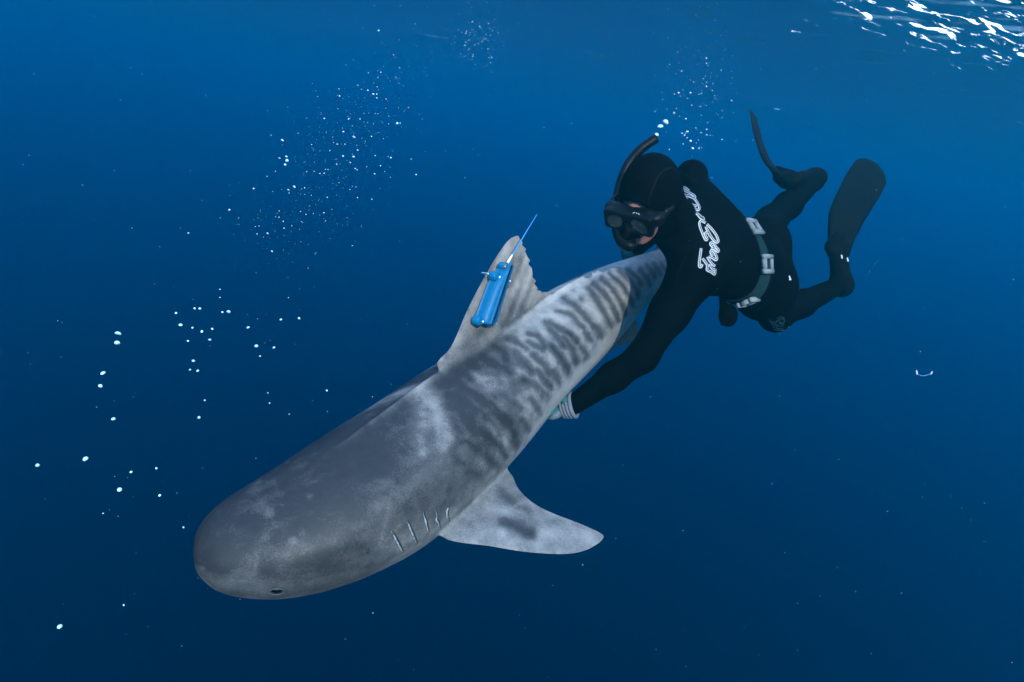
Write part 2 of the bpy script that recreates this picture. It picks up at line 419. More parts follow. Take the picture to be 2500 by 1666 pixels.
for x, y, r, k in [(650, 1265, 34, .8), (640, 1320, 28, .7), (595, 1300, 26, .5), (690, 1380, 30, .6), (760, 1345, 35, .45), (840, 1340, 40, .4), (600, 1400, 40, .5), (930, 1310, 45, .5), (590, 1240, 24, .3)]:
    cloud = np.maximum(cloud, k * np.exp(-(np.linalg.norm(qw - (x, y), axis=1) / r) ** 2))
Lf = np.repeat(tt / tt[-1], NA); Af = np.tile(np.minimum(ang, 2 * math.pi - ang), NS)
pm = np.stack([Lf * 2.6, Af * .22, np.zeros_like(Lf)], 1)
soft = .5 * vnoise(pm, 9, 21) + .3 * vnoise(pm, 22, 22) + .2 * vnoise(pm, 50, 23)
streak = vnoise(np.stack([Lf * 2.6 * 26, Af * 4, 0 * Lf], 1), 1, 31) * .5 + vnoise(np.stack([Lf * 2.6 * 60, Af * 7, 0 * Lf], 1), 1, 32) * .5
sstep = lambda a, b, x: np.clip((x - a) / (b - a), 0, 1) ** 2 * (3 - 2 * np.clip((x - a) / (b - a), 0, 1))
base = .56 + .17 * (soft - .5) * 2 + .07 * (streak - .5)
head_dark = (1 - sstep(.25, .37, Lf + .10 * (soft - .5))) * (1 - sstep(1.1, 1.9, Af))
base = base + .22 * sstep(.26, .38, Lf)
base -= .19 * head_dark + .09 * (1 - sstep(.02, .16, Lf))
hb = .50 * (1 - sstep(.22, .36, Lf))
belly = sstep(1.42, 2.05, Af - hb + .25 * (soft - .5))
tone = base * (1 - .56 * np.clip(stripe, 0, 1) * (1 - belly))
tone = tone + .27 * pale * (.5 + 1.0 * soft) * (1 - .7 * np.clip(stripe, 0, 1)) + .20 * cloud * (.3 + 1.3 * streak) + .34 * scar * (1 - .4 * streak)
tone = tone * (1 - belly) + belly * (.86 + .1 * (soft - .5))
ridge_highlight = np.exp(-(Af / .045) ** 2) * sstep(.09, .17, Lf) * (1 - sstep(.42, .5, Lf))  # highlight on the dorsal ridge, painted as a paler line
tone += .20 * ridge_highlight
tone += .15 * np.exp(-(Af / .5) ** 2) * sstep(.33, .42, Lf) * (1 - .75 * np.clip(stripe, 0, 1)) * (.4 + 1.2 * soft)
warmth = np.clip(.55 + .6 * (soft - .5) + .25 * head_dark, 0, 1)
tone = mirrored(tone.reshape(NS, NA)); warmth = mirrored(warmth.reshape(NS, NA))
for i in range(6):
    for f in (tone,): f[:, NA // 2:] = f[:, NA // 2:]

# --- fins: sections from leading to trailing edge
def fin(LE, TE, thick, nrml, nspan=46, nch=26, wav=0.0, flare=0.0):
    """closed thin wing through leading and trailing edge curves; section 0 is at the root inside the body"""
    le = smooth_path(LE, nspan); te = smooth_path(TE, nspan); th = np.interp(np.linspace(0, 1, nspan), np.linspace(0, 1, len(thick)), thick)
    c = (1 - np.cos(np.linspace(0, math.pi, nch))) / 2
    prof = 2.2 * (.2969 * np.sqrt(c) - .126 * c - .3516 * c ** 2 + .2843 * c ** 3 - .0985 * c ** 4) + .10 * c * (1 - c) ; prof[-1] = 0
    V = []; n = np.asarray(nrml, float)
    for i in range(nspan):
        s = i / (nspan - 1); chd = te[i] - le[i]
        w = wav * (math.sin(s * 70) + .6 * math.sin(s * 113 + 1)) * np.clip((c - .72) / .28, 0, 1) ** 2
        tf = th[i] * (1 + flare * math.exp(-s * 9))
        pts = le[i] + c[:, None] * chd + w[:, None] * nrm(chd)
        upper = pts + (prof * tf)[:, None] * n; lower = pts[1:-1][::-1] - (prof * tf)[1:-1][::-1, None] * n
        V.append(np.vstack([upper, lower]))
    m = len(V[0]); F = grid_faces(nspan, m, True)
    F.append(tuple(range(m))[::-1]); F.append(tuple(range((nspan - 1) * m, nspan * m)))
    return np.vstack(V), F
def on_plane(px, py, p0, n):
    r = P(px, py, 1.0); return r * ((p0 @ n) / (r @ n))
def station(frac):
    i = int(np.argmin(np.abs(tt / tt[-1] - frac))); return cen[i], tan[i], dor[i], lef[i], rad[i] * ra[i], rad[i] * rb[i]
def at_px(px, py):
    i = int(np.argmin(np.linalg.norm(proj(cen) - (px, py), axis=1))); return i
FINS = []
# first dorsal: in the median plane
i0 = at_px(1190, 905); dN = lef[i0]; dP = cen[i0]
op = lambda l: [on_plane(x, y, dP, dN) for x, y in l]
inward = lambda pts, v, k: [np.asarray(p) + np.asarray(v) * k for p in pts]
LEp = op([(1100, 940), (1066, 893), (1102, 846), (1140, 760), (1165, 710), (1196, 654), (1224, 609), (1245, 584), (1262, 576)])
TEp = op([(1300, 850), (1322, 752), (1349, 717), (1319, 712), (1309, 699), (1300, 668), (1289, 630), (1277, 598), (1267, 578)])
FINS.append(('dorsal', fin(LEp, TEp, [.062, .046, .034, .026, .020, .016, .012, .007, .002], dN, 90, 34, wav=.0055, flare=.3)))
# left pectoral (and its mirror image on the right)
i1 = at_px(1060, 1015)
pN = nrm(dor[i1] * .92 + lef[i1] * .30 + tan[i1] * .10)
pP = cen[i1] + lef[i1] * rad[i1] * .80 - dor[i1] * rad[i1] * .55
opp = lambda l: [on_plane(x, y, pP, pN) for x, y in l]
LEq = opp([(1010, 1240), (1078, 1312), (1198, 1334), (1286, 1348), (1373, 1353), (1426, 1345), (1462, 1326), (1474, 1312)])
TEq = opp([(1180, 1090), (1241, 1146), (1266, 1194), (1303, 1229), (1349, 1253), (1409, 1276), (1455, 1296), (1472, 1306)])
pec = fin(LEq, TEq, [.030, .030, .026, .022, .017, .013, .008, .002], pN, 80, 30, flare=.5)
def flip(v, i):
    """mirror in the shark's median plane at station i"""
    n = lef[i]; return v - 2 * ((v - cen[i]) @ n)[:, None] * n
FINS.append(('pectoral', pec)); FINS.append(('pectoral', (flip(pec[0], i1), [f[::-1] for f in pec[1]])))
# pelvic pair
i2 = at_px(1470, 728); vN = nrm(dor[i2] * .75 + lef[i2] * .62)
vP = cen[i2] + lef[i2] * rad[i2] * .55 - dor[i2] * rad[i2] * .78
opv = lambda l: [on_plane(x, y, vP, vN) for x, y in l]
pel = fin(opv([(1450, 800), (1478, 862), (1500, 850), (1530, 838), (1560, 842)]), opv([(1540, 740), (1552, 775), (1556, 795), (1562, 820), (1569, 840)]), [.016, .014, .011, .008, .002], vN, 36, 20, flare=.4)
FINS.append(('pelvic', pel)); FINS.append(('pelvic', (flip(pel[0], i2), [f[::-1] for f in pel[1]])))
# second dorsal and anal fin, near the tail
i3 = at_px(1610, 653); sN = lef[i3]
sh = rad[i3]
b0 = cen[i3]; sd = lambda a, h: b0 + tan[i3] * a + dor[i3] * h
FINS.append(('second dorsal', fin([sd(-.09, .03), sd(-.06, .078), sd(0, .115), sd(.05, .14), sd(.075, .145)], [sd(.10, .02), sd(.12, .06), sd(.10, .085), sd(.09, .12), sd(.085, .143)], [.010, .009, .007, .005, .002], sN, 30, 16)))
FINS.append(('anal', fin([sd(.0, -.03), sd(.03, -.075), sd(.08, -.11), sd(.12, -.135), sd(.14, -.14)], [sd(.17, -.02), sd(.18, -.05), sd(.16, -.08), sd(.155, -.11), sd(.15, -.138)], [.010, .009, .007, .005, .002], sN, 30, 16)))
# tail fin: long upper lobe, short lower lobe
ie = at_px(1690, 608); b1 = cen[ie]; te_, de_, le_ = tan[ie], dor[ie], lef[ie]
cd = lambda a, h: b1 + te_ * a + de_ * h
FINS.append(('tail', fin([cd(-.04, .0), cd(.02, .05), cd(.12, .12), cd(.24, .20), cd(.34, .27)], [cd(.10, -.03), cd(.16, .02), cd(.22, .09), cd(.30, .18), cd(.355, .262)], [.014, .012, .009, .006, .002], le_, 36, 18)))
FINS.append(('tail', fin([cd(-.06, .0), cd(-.02, -.05), cd(.03, -.10), cd(.08, -.15), cd(.11, -.17)], [cd(.08, .0), cd(.10, -.04), cd(.11, -.08), cd(.12, -.13), cd(.125, -.168)], [.012, .011, .008, .005, .002], le_, 30, 16)))

shark_loc = W(cen[int(NS * .45)])
shark = thing('shark', shark_loc, 'grey tiger-striped shark with a blue tag on its dorsal fin, swimming nose down', 'shark')
skin = mat('shark_skin', (.3, .3, .3), .55, spec=.25)
nt = skin.node_tree; b = nt.nodes['Principled BSDF']
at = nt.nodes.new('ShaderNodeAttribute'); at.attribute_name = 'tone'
aw = nt.nodes.new('ShaderNodeAttribute'); aw.attribute_name = 'warmth'
tc = nt.nodes.new('ShaderNodeTexCoord')
gn = nt.nodes.new('ShaderNodeTexNoise'); gn.inputs['Scale'].default_value = 260; gn.inputs['Detail'].default_value = 3
mn = nt.nodes.new('ShaderNodeTexNoise'); mn.inputs['Scale'].default_value = 38; mn.inputs['Detail'].default_value = 6; mn.inputs['Roughness'].default_value = .65
for n in (gn, mn): nt.links.new(tc.outputs['Object'], n.inputs['Vector'])
ad = nt.nodes.new('ShaderNodeMath'); ad.operation = 'MULTIPLY_ADD'; ad.inputs[1].default_value = .30; ad.inputs[2].default_value = -.15
nt.links.new(gn.outputs[0], ad.inputs[0])
ad2 = nt.nodes.new('ShaderNodeMath'); ad2.operation = 'MULTIPLY_ADD'; ad2.inputs[1].default_value = .34; ad2.inputs[2].default_value = -.17
nt.links.new(mn.outputs[0], ad2.inputs[0])
s1 = nt.nodes.new('ShaderNodeMath'); s1.operation = 'ADD'; s2 = nt.nodes.new('ShaderNodeMath'); s2.operation = 'ADD'
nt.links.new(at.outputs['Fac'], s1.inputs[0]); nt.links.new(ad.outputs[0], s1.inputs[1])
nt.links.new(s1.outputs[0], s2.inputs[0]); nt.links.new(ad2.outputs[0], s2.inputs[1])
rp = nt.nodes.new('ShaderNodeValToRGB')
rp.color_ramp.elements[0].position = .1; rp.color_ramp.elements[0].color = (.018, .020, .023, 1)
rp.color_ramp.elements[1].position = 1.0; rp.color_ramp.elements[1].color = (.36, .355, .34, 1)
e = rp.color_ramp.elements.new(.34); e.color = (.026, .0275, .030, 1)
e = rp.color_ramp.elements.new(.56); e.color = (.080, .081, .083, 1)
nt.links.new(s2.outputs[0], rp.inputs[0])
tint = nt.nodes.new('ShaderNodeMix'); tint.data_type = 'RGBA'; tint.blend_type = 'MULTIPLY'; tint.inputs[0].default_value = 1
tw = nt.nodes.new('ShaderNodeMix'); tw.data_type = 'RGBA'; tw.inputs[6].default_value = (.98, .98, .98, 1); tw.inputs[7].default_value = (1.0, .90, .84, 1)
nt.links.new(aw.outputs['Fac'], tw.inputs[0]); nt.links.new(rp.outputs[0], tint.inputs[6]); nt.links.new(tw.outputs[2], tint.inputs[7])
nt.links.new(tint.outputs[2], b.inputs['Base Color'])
bp = nt.nodes.new('ShaderNodeBump'); bp.inputs['Strength'].default_value = .35; bp.inputs['Distance'].default_value = .002
nt.links.new(gn.outputs[0], bp.inputs['Height']); nt.links.new(bp.outputs[0], b.inputs['Normal'])

def to_obj(v, f, name):
    me = bpy.data.meshes.new(name); me.from_pydata(v.tolist(), [], [list(map(int, x)) for x in f]); me.update()
    bm = bmesh.new(); bm.from_mesh(me); bmesh.ops.remove_doubles(bm, verts=bm.verts, dist=1e-6); bmesh.ops.recalc_face_normals(bm, faces=bm.faces); bm.to_mesh(me); bm.free()
    o = bpy.data.objects.new(name, me); C.objects.link(o); return o
bv = BODY.reshape(-1, 3)
bf = grid_faces(NS, NA, True) + [tuple(range(NA))[::-1], tuple(range((NS - 1) * NA, NS * NA))]
base_o = to_obj(W(bv) - shark_loc, bf, 'body')
src_p = [bv]; src_t = [tone.ravel()]; src_w = [warmth.ravel()]; src_fin = [np.zeros(len(bv))]
tmp = []
for k, (nm, (v, f)) in enumerate(FINS):
    o = to_obj(W(v) - shark_loc, f, 'fin'); tmp.append(o)
    md = base_o.modifiers.new('u', 'BOOLEAN'); md.operation = 'UNION'; md.solver = 'EXACT'; md.object = o
    n = vnoise(v, 14, 40 + k) * .5 + vnoise(v, 40, 60 + k) * .5
    pp = proj(v)
    if nm == 'dorsal':
        edge = np.clip((830 - pp[:, 1]) / 260, 0, 1)
        t_ = .70 + .09 * edge + .34 * (n - .5)
        ray = vnoise(np.stack([pp[:, 0] * .9 + pp[:, 1] * .35, pp[:, 1] * .08 - pp[:, 0] * .05, 0 * n], 1), .09, 71)
        t_ += .36 * (ray - .5) - .16 * np.clip((pp[:, 1] - 700) / 110, 0, 1) * np.clip((pp[:, 0] - 1180) / 80, 0, 1)
        t_ -= .10 * np.exp(-(seg_dist(pp, [(1088, 870), (1165, 705), (1240, 582)]) / 7) ** 2) + .10 * np.exp(-(seg_dist(pp, [(1335, 725), (1290, 770)]) / 9) ** 2)
        t_ += .12 * np.exp(-(seg_dist(pp, [(1125, 830), (1185, 700), (1235, 610)]) / 16) ** 2)
        w_ = np.full(len(v), 1.0)
    elif nm == 'pectoral':
        t_ = .70 + .28 * (n - .5)
        if k == 1:
            t_ -= .34 * np.exp(-(seg_dist(pp, [(1230, 1275), (1265, 1290), (1295, 1305)]) / 17) ** 2) + .14 * np.exp(-(seg_dist(pp, [(1225, 1200), (1245, 1225), (1290, 1245)]) / 13) ** 2)
            t_ += .20 * np.exp(-(np.linalg.norm(pp - (1228, 1294), axis=1) / 15) ** 2) + .15 * np.exp(-(seg_dist(pp, [(1320, 1300), (1400, 1310), (1450, 1315)]) / 22) ** 2)
            t_ += .14 * np.exp(-(seg_dist(pp, [(1190, 1235), (1232, 1250)]) / 12) ** 2)
            t_ += .12 * np.exp(-(seg_dist(pp, [(1250, 1240), (1270, 1230)]) / 3) ** 2)
        w_ = np.full(len(v), .85)
    else:
        t_ = .45 + .15 * (n - .5); w_ = np.full(len(v), .4)
    src_p.append(v); src_t.append(t_); src_w.append(w_); src_fin.append(np.ones(len(v)))
bpy.context.view_layer.update()
dg = bpy.context.evaluated_depsgraph_get()
me = bpy.data.meshes.new_from_object(base_o.evaluated_get(dg)); me.name = 'shark_body'
for o in tmp: bpy.data.objects.remove(o, do_unlink=True)
base_o.modifiers.clear(); base_o.data = me; base_o.parent = shark; base_o.name = 'body'
n_v = len(me.vertices); co = np.empty(n_v * 3); me.vertices.foreach_get('co', co); co = co.reshape(-1, 3)
src = np.vstack(src_p); srcw = W(src) - shark_loc
kd = kdtree.KDTree(len(srcw))
for i, p in enumerate(srcw): kd.insert(p, i)
kd.balance()
near = np.array([kd.find(p)[1] for p in co])
st = np.concatenate(src_t); sw = np.concatenate(src_w); sf = np.concatenate(src_fin)
tone_v, warm_v, fin_v = st[near], sw[near], sf[near]
# blend skin tone and round off the join where fins meet the body
ed = np.empty(len(me.edges) * 2, dtype=np.int64); me.edges.foreach_get('vertices', ed); ed = ed.reshape(-1, 2)
def lap(x):
    s = np.zeros_like(x); c = np.zeros(len(x))
    np.add.at(s, ed[:, 0], x[ed[:, 1]]); np.add.at(s, ed[:, 1], x[ed[:, 0]]); np.add.at(c, ed[:, 0], 1); np.add.at(c, ed[:, 1], 1)
    return s / np.maximum(c, 1)[:, None] if x.ndim == 2 else s / np.maximum(c, 1)
seam_v = np.zeros(n_v); dif = fin_v[ed[:, 0]] != fin_v[ed[:, 1]]
seam_v[ed[dif].ravel()] = 1
band = seam_v.copy()
for _ in range(7): band = np.maximum(band, lap(band) * 1.0)
bw = np.clip(band * 3, 0, 1)
for _ in range(14): co = co * (1 - .5 * bw[:, None]) + lap(co) * .5 * bw[:, None]
for _ in range(10): tone_v = tone_v * (1 - .6 * bw) + lap(tone_v) * .6 * bw; warm_v = warm_v * (1 - .6 * bw) + lap(warm_v) * .6 * bw
me.vertices.foreach_set('co', co.ravel())
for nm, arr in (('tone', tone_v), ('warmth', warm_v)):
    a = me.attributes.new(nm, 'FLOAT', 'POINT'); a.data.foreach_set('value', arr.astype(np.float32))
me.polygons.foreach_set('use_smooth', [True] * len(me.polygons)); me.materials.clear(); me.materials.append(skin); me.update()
# eyes, gill edges, mouth
from mathutils.bvhtree import BVHTree
sbvh = BVHTree.FromPolygons([tuple(p) for p in co + shark_loc], [tuple(p.vertices) for p in me.polygons])
def hit(px, py, tree=sbvh):
    d = Vector(M3 @ nrm(P(px, py, 1))); r = tree.ray_cast(Vector(CAMLOC), d)
    return (None, None) if r[0] is None else (np.array(r[0]), np.array(r[1]))
black_gloss = mat('eye_black', (.0015, .0015, .002), .3, spec=.15)
eye_rim = mat('eye_rim', (.07, .08, .08), .6, spec=.2)
groove = noise_var(mat('gill_shadow', (.03, .033, .036), .8, spec=.1), 40, .2)
lip = noise_var(mat('gill_edge', (.30, .31, .315), .65, spec=.2), 60, .15)
ip, inn = hit(676, 1441)
if ip is None: ip = W(bv[np.argmin(np.linalg.norm(flat_px - (676, 1441), axis=1) + 1e3 * ~vis.ravel())])
bi, bj = np.unravel_index(np.argmin(np.linalg.norm(W(bv) - ip, axis=1)), (NS, NA))
for s_ in (1, -1):
    p_ = BODY[bi, bj if s_ == 1 else mirror[bj]]; n_ = BN[bi, bj if s_ == 1 else mirror[bj]]; t_ = nrm(tan[bi] - n_ * (tan[bi] @ n_)); u_ = np.cross(n_, t_)
    v, f = ball(p_ - n_ * .004, (.0135, .0085, .0085), 12, 18, np.stack([t_, u_, n_])); e_ = link('eye', v, f, black_gloss, shark)
    loop = [p_ + n_ * .0028 + t_ * .0148 * math.cos(w) + u_ * .0096 * math.sin(w) for w in np.linspace(0, 2 * math.pi, 26)]
    v, f = tube(loop, .0012, 8); link('eyelid', v, f, eye_rim, e_)
def body_uv(px, py):
    h_, _ = hit(px, py)
    if h_ is None: h_ = W(bv[np.argmin(np.linalg.norm(flat_px - (px, py), axis=1) + 1e3 * ~vis.ravel())])
    return np.unravel_index(np.argmin(np.linalg.norm(W(bv) - h_, axis=1)), (NS, NA))
for g in GILLS:
    gp = smooth_path(np.array(g), 22); ij = [body_uv(x, y) for x, y in gp]
    for s_ in (1, -1):
        jj = [j if s_ == 1 else mirror[j] for _, j in ij]
        pt = np.array([BODY[i, j] for (i, _), j in zip(ij, jj)]); nn_ = np.array([BN[i, j] for (i, _), j in zip(ij, jj)]); tn = np.array([tan[i] for i, _ in ij])
        for _ in range(4): pt[1:-1] = .5 * pt[1:-1] + .25 * (pt[:-2] + pt[2:])
        wd = np.sin(np.linspace(.12, math.pi - .12, 22)) ** .6
        rows = [pt - tn * .0010 + nn_ * .0008 - nn_ * 0, pt + tn * (.0042 * wd)[:, None] + nn_ * .0012]
        V = np.stack(rows, 1).reshape(-1, 3); go = link('gill_slit', V, grid_faces(22, 2), groove, shark)
        v, f = tube(pt - tn * .0020 + nn_ * .0006, .0019 * wd, 8); link('gill_flap_edge', v, f, lip, go)
mo = []
for w in np.linspace(math.pi - 1.0, math.pi + 1.0, 40):
    i_ = int(NS * .16 - NS * .085 * math.cos((w - math.pi) * 1.5) ** 1); j_ = int(w / (2 * math.pi) * NA) % NA
    mo.append(BODY[max(i_, 3), j_])
mo = np.array(mo)
for _ in range(6): mo[1:-1] = .5 * mo[1:-1] + .25 * (mo[:-2] + mo[2:])
v, f = tube(mo, .006 * np.sin(np.linspace(.2, math.pi - .2, 40)), 8); link('mouth', v, f, groove, shark)

# ------------------------------------------------------------------ satellite tag on the dorsal fin
tag_blue = mat('tag_blue', (.001, .105, .23), .45, spec=.2)
noise_var(tag_blue, 60, .10)
steel = mat('bolt_steel', (.75, .76, .78), .28, metal=1.0)
brass = mat('sensor_bronze', (.25, .17, .10), .3, metal=.7)
dark_hole = mat('tag_socket', (.02, .02, .025), .5)
clear_tip = mat('antenna_sheath', (.75, .80, .82), .25)
ant_blue = mat('antenna_blue', (.03, .22, .55), .4)
tP = dP + dN * .030
otg = lambda x, y, h=0.0: on_plane(x, y, tP, dN) + dN * h
tagc = W(otg(1200, 720))
tag = thing('satellite_tag', tagc, 'blue tracking tag with a whip antenna bolted to the dorsal fin of the shark', 'tracking tag')
def slab(outline, h0, h1):
    """housing with a domed face, round across and straight along its length"""
    o = np.array(outline, float); n = len(o); c = np.array([1206., 718.]); ax = nrm(np.array([1237., 640.]) - np.array([1187., 790.])); pp_ = np.array([-ax[1], ax[0]])
    lay = [(1.0, 0), (1.0, .30), (.96, .52), (.84, .75), (.62, .91), (.34, .985), (.05, 1.0)]
    V = []
    for s_, h in lay:
        for p in o:
            al, pe = (p - c) @ ax, (p - c) @ pp_; V.append(otg(*(c + ax * al * (.93 + .07 * s_) + pp_ * pe * s_), h0 + (h1 - h0) * h))
    k = len(lay)
    return np.array(V), [f[::-1] for f in grid_faces(k, n, True)] + [tuple(range((k - 1) * n, k * n)), tuple(range(n))[::-1]]
def roundpoly(pts, m=6, r=.3):
    """closed outline with rounded corners"""
    p = np.array(pts, float); out = []
    for i in range(len(p)):
        a, b, c = p[i - 1], p[i], p[(i + 1) % len(p)]
        s, e = b + (a - b) * r, b + (c - b) * r
        for t in np.linspace(0, 1, m): out.append((1 - t) ** 2 * s + 2 * t * (1 - t) * b + t * t * e)
    return out
v, f = slab(roundpoly([(1169, 790), (1204, 796), (1230, 705), (1247, 647), (1237, 640), (1221, 660), (1204, 684), (1190, 720), (1170, 776)]), -.014, .026)
link('housing', v, f, tag_blue, tag)
ax0, ax1 = otg(1189, 786, .008), otg(1232, 658, .005)
def disc(px, py, r, h0, h1, m, nm, par=tag):
    c = otg(px, py); t1 = nrm(ax1 - ax0); t2 = np.cross(dN, t1); V = []
    for rad_, h in ((r, h0), (r, h1 - .002), (r * .8, h1), (.0001, h1 + .0006)):
        for w in np.linspace(0, 2 * math.pi, 16, endpoint=False): V.append(c + dN * h + (t1 * math.cos(w) + t2 * math.sin(w)) * rad_)
    return link(nm, np.array(V), grid_faces(4, 16, True), m, par)
for x, y in ((1170, 784), (1211, 676)):
    lug = disc(x - 3, y - 1, .0140, -.012, .010, tag_blue, 'lug'); disc(x + 2, y + 1, .0058, .008, .0145, steel, 'bolt', lug)
lug = disc(1228, 650, .0115, -.010, .012, tag_blue, 'lug'); disc(1226, 651, .0075, .010, .016, brass, 'sensor', lug)
disc(1239, 686, .0042, -.006, .012, steel, 'bolt'); disc(1204, 789, .0040, -.006, .012, steel, 'bolt'); disc(1190, 669, .003, -.02, .004, steel, 'bolt')
disc(1228, 698, .0050, .010, .0185, dark_hole, 'socket')
a0, a1 = otg(1236, 642, .004), otg(1303, 523, .012)
an = a0 + (a1 - a0) * np.linspace(0, 1, 12)[:, None]
v, f = tube(an, np.linspace(.0024, .0011, 12), 8); ant = link('antenna', v, f, ant_blue, tag)
an2 = a0 + (a1 - a0) * np.linspace(0, .16, 5)[:, None]
v, f = tube(an2, [.0042, .004, .0036, .0032, .0027], 10); link('antenna_base', v, f, clear_tip, ant)

# ------------------------------------------------------------------ diver: smooth body built from a distance field
class Field:
    def __init__(self): self.prims = []
    def cone(self, a, b, ra, rb, k=.03, n=None, s=1.0):
        self.prims.append(('c', np.asarray(a, float), np.asarray(b, float), ra, rb, k, None if n is None else nrm(n), s)); return self
    def ell(self, c, r, ax=np.eye(3), k=.03):
        self.prims.append(('e', np.asarray(c, float), np.asarray(r, float), np.asarray(ax, float), 0, k, None, 1)); return self
    def rbox(self, c, r, ax, rr, k=.01):
        self.prims.append(('b', np.asarray(c, float), np.asarray(r, float), np.asarray(ax, float), rr, k, None, 1)); return self
    @staticmethod
    def d(pr, p):
        t = pr[0]
        if t == 'c':
            _, a, b, ra_, rb_, k, n, s = pr; ab = b - a; q = p - a
            h = np.clip((q @ ab) / (ab @ ab), 0, 1); w = q - h[..., None] * ab
            if n is not None: w = w + ((s - 1) * (w @ n))[..., None] * n
            return np.sqrt((w * w).sum(-1)) - (ra_ + (rb_ - ra_) * h)
        if t == 'e':
            _, c, r, ax, _, k, _, _ = pr; q = (p - c) @ ax.T
            k0 = np.sqrt(((q / r) ** 2).sum(-1)) + 1e-9; k1 = np.sqrt(((q / r ** 2) ** 2).sum(-1)) + 1e-9
            return k0 * (k0 - 1) / k1
        _, c, r, ax, rr_, k, _, _ = pr; q = np.abs((p - c) @ ax.T) - (r - rr_)
        return np.sqrt((np.maximum(q, 0) ** 2).sum(-1)) + np.minimum(q.max(-1), 0) - rr_
    def bounds(self, pr):
        if pr[0] == 'c': m = max(pr[3], pr[4]); return np.minimum(pr[1], pr[2]) - m, np.maximum(pr[1], pr[2]) + m
        m = np.linalg.norm(pr[2]); return pr[1] - m, pr[1] + m
    def __call__(self, p):
        p = np.asarray(p, float); o = None
        for pr in self.prims:
            d = self.d(pr, p)
            if o is None: o = d; continue
            k = pr[5]; h = np.clip(.5 + .5 * (o - d) / k, 0, 1); o = o + (d - o) * h - k * h * (1 - h)
        return o
    def mesh(self, h, extra=None, pad=.03):
        lo = np.min([self.bounds(q)[0] for q in self.prims], 0) - pad; hi = np.max([self.bounds(q)[1] for q in self.prims], 0) + pad
        n = np.ceil((hi - lo) / h).astype(int) + 1
        g = np.full(n, .2, np.float32)
        axs = [lo[i] + h * np.arange(n[i]) for i in range(3)]
        for pr in self.prims:
            b0_, b1_ = self.bounds(pr); m = pr[5] + 3 * h
            i0_ = np.clip(((b0_ - m - lo) / h).astype(int), 0, n - 1); i1_ = np.clip(((b1_ + m - lo) / h).astype(int) + 2, 1, n)
            sl = tuple(slice(a, b) for a, b in zip(i0_, i1_))
            X = np.stack(np.meshgrid(*[axs[i][sl[i]] for i in range(3)], indexing='ij'), -1)
            d = self.d(pr, X); o = g[sl]; k = pr[5]
            hh = np.clip(.5 + .5 * (o - d) / k, 0, 1); g[sl] = o + (d - o) * hh - k * hh * (1 - hh)
        if extra is not None:
            X = np.stack(np.meshgrid(*axs, indexing='ij'), -1); g = extra(X, g)
        return nets(g, lo, h)
def nets(g, lo, h):
    """surface nets"""
    s = g < 0; c = np.zeros(np.array(g.shape) - 1, int)
    corners = [(a, b, d) for a in (0, 1) for b in (0, 1) for d in (0, 1)]
    sub = lambda A, o: A[o[0]:A.shape[0] - 1 + o[0], o[1]:A.shape[1] - 1 + o[1], o[2]:A.shape[2] - 1 + o[2]]
    for o in corners: c += sub(s, o)
    idx = np.argwhere((c > 0) & (c < 8)); num = -np.ones(c.shape, int); num[tuple(idx.T)] = np.arange(len(idx))
    acc = np.zeros((len(idx), 3)); cnt = np.zeros(len(idx))
    for i, o in enumerate(corners):
        for ax_ in range(3):
            if o[ax_]: continue
            o2 = list(o); o2[ax_] = 1
            ga = g[tuple((idx + o).T)]; gb = g[tuple((idx + o2).T)]; m = (ga < 0) != (gb < 0)
            t = ga / np.where(ga == gb, 1, ga - gb); p = np.repeat([o], len(idx), 0).astype(float); p[:, ax_] = t
            acc[m] += p[m]; cnt[m] += 1
    V = lo + h * (idx + acc / cnt[:, None]); F = []
    for ax_ in range(3):
        a1, a2 = (ax_ + 1) % 3, (ax_ + 2) % 3
        sa_s = [slice(None)] * 3; sb_s = [slice(None)] * 3; sa_s[ax_] = slice(0, -1); sb_s[ax_] = slice(1, None)
        e = np.argwhere(s[tuple(sa_s)] != s[tuple(sb_s)]); e = e[(e[:, a1] > 0) & (e[:, a2] > 0) & (e[:, a1] < c.shape[a1]) & (e[:, a2] < c.shape[a2])]
        sg = s[tuple(e.T)]; q = []
        for d1, d2 in ((0, 0), (1, 0), (1, 1), (0, 1)):
            k = e.copy(); k[:, a1] -= d1; k[:, a2] -= d2; q.append(num[tuple(k.T)])
        q = np.stack(q, 1); q[sg] = q[sg][:, ::-1]; F.append(q)
    F = np.vstack(F)[:, ::-1]
    return V, F

HC = P(1584, 486, 1.86)                                            # head centre
fF = nrm([-.60, -.66, .45]); uH = np.array([-.20, .70, .68]); uH = nrm(uH - fF * (uH @ fF)); lH = np.cross(uH, fF)
HA = np.stack([lH, uH, fF])
H = lambda l, u, f: HC + lH * l + uH * u + fF * f                  # head coordinates: left, crown, face
J = dict(lsh=P(1690, 672, 1.965), lel=P(1568, 872, 2.02), lwr=P(1398, 990, 2.14), rsh=P(1688, 430, 2.14), rel=P(1645, 520, 2.40), rwr=P(1556, 604, 2.54),
         neck=P(1662, 560, 2.00), chest=P(1726, 585, 2.10), waist=P(1822, 645, 2.25), pelvis=P(1864, 670, 2.37),
         lhip=P(1858, 714, 2.38), rhip=P(1850, 598, 2.45), lkn=P(1893, 772, 2.68), lan=P(2050, 697, 2.84), rkn=P(1882, 540, 2.76), ran=P(1988, 443, 2.93))
lat = nrm(J['rsh'] - J['lsh']); spn = nrm(J['pelvis'] - J['neck']); nb = -nrm(np.cross(lat, spn))   # nb: out of the back
B = Field()
